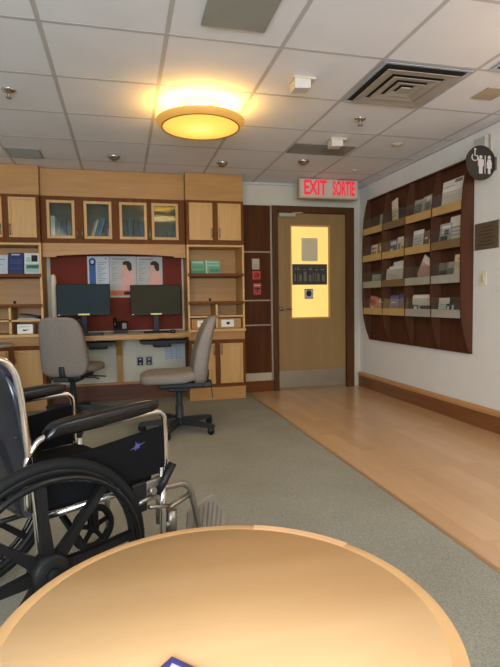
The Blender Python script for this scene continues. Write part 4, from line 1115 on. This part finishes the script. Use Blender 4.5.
MB().lathe([(0, .04), (.05, .04), (.24, .022), (.25, .012), (.25, .004), (0, .004)], 48, T(TX, TY, 0)).build('base', 'chair_plastic', tb)
# booklet lying on it: only its far corner shows
m = MB()
ang = math.radians(-46)
mt = T(.059, .777, TZ + .0004) @ RZ(ang)
m.use(0).box(0, .21, -.15, 0, 0, .003, mtx=mt)
m.use(1).box(.004, .206, -.146, -.004, .003, .0042, mtx=mt)
m.use(2).prism([(.006, -.014), (.20, -.006), (.20, -.14), (.006, -.14)], .0042, .0052, 'Z', mtx=mt)
m.use(1).prism([(.006, -.014), (.012, -.0135), (.05, -.14), (.006, -.14)], .0052, .0058, 'Z', mtx=mt)
tag(m.build('booklet', ['brochure_edge', 'brochure_blue', 'brochure_face']), 'blue and white booklet lying on the round maple table', 'booklet')

# grey table whose edge shows at the far left
gt_ = thing('side_table', 'grey round table edge at the far left behind the wheelchair', 'table', (-1.08, 4.5, .004))
MB().lathe([(0, .722), (.19, .722), (.2, .728), (.2, .742), (.196, .746), (0, .746)], 56, T(-1.08, 4.5, 0)).build('table_top', 'grey_table', gt_)
MB().lathe([(.12, .722), (.09, .70), (.09, .06), (.16, .03), (.17, .004), (0, .004)], 32, T(-1.08, 4.5, 0)).build('pedestal', 'grey_table', gt_)

# ------------------------------------------------------------------ light
def area(name, loc, rot, sx, sy, power, rgb):
    l = bpy.data.lights.new(name, 'AREA'); l.shape = 'RECTANGLE'; l.size = sx; l.size_y = sy; l.energy = power; l.color = rgb
    o = bpy.data.objects.new(name, l); COL.objects.link(o); o.location = loc; o.rotation_euler = rot; return o
area('window_daylight', (-.6, YR - .2, 1.45), (PI / 2, 0, 0), 3.5, 1.45, 150, (0.94, 0.96, 1.0))
area('ceiling_fill', (-.6, YR - .18, 1.3), (PI / 2 + .75, 0, 0), 3.4, 1.2, 250, (0.74, 0.86, 1.0))  # added fill, tilted up through the window to brighten the ceiling
l = bpy.data.lights.new('lamp_uplight', 'AREA'); l.shape = 'DISK'; l.size = .5; l.energy = 9; l.color = (1.0, .70, .18)
o = bpy.data.objects.new('lamp_uplight', l); COL.objects.link(o); o.location = (LX, LY, 2.30); o.rotation_euler = (PI, 0, 0)
l = bpy.data.lights.new('lamp_downlight', 'AREA'); l.shape = 'DISK'; l.size = .5; l.energy = 7; l.color = (1.0, .70, .30)
o = bpy.data.objects.new('lamp_downlight', l); COL.objects.link(o); o.location = (LX, LY, 2.245)
area('warm_side_fill', (2.0, .2, ZC - .05), (0, 0, 0), 1.0, .5, 16, (1.0, .78, .52))  # unseen warm fill added on the right, no fixture modelled
area('overhead_fill', (-1.6, .9, ZC - .05), (0, 0, 0), 1.2, 1.2, 14, (1.0, .90, .78))  # unseen overhead fill added to lift the general brightness
area('warm_ceiling_fill', (XR - .18, 1.7, 1.85), (PI, 0, 0), .2, .5, 9, (1.0, .62, .34))  # added upward fill that warms the right of the ceiling, no real lamp
w = bpy.data.worlds.new('world'); scene.world = w; w.use_nodes = True
nt = w.node_tree; bg = nt.nodes['Background']
sk = nt.nodes.new('ShaderNodeTexSky'); sk.sky_type = 'HOSEK_WILKIE'; sk.turbidity = 4.0; sk.sun_direction = (-.4, -.3, .85)
nt.links.new(sk.outputs['Color'], bg.inputs['Color']); bg.inputs['Strength'].default_value = 0.4

for o in list(bpy.data.objects):
    if '_off' in o: del o['_off']
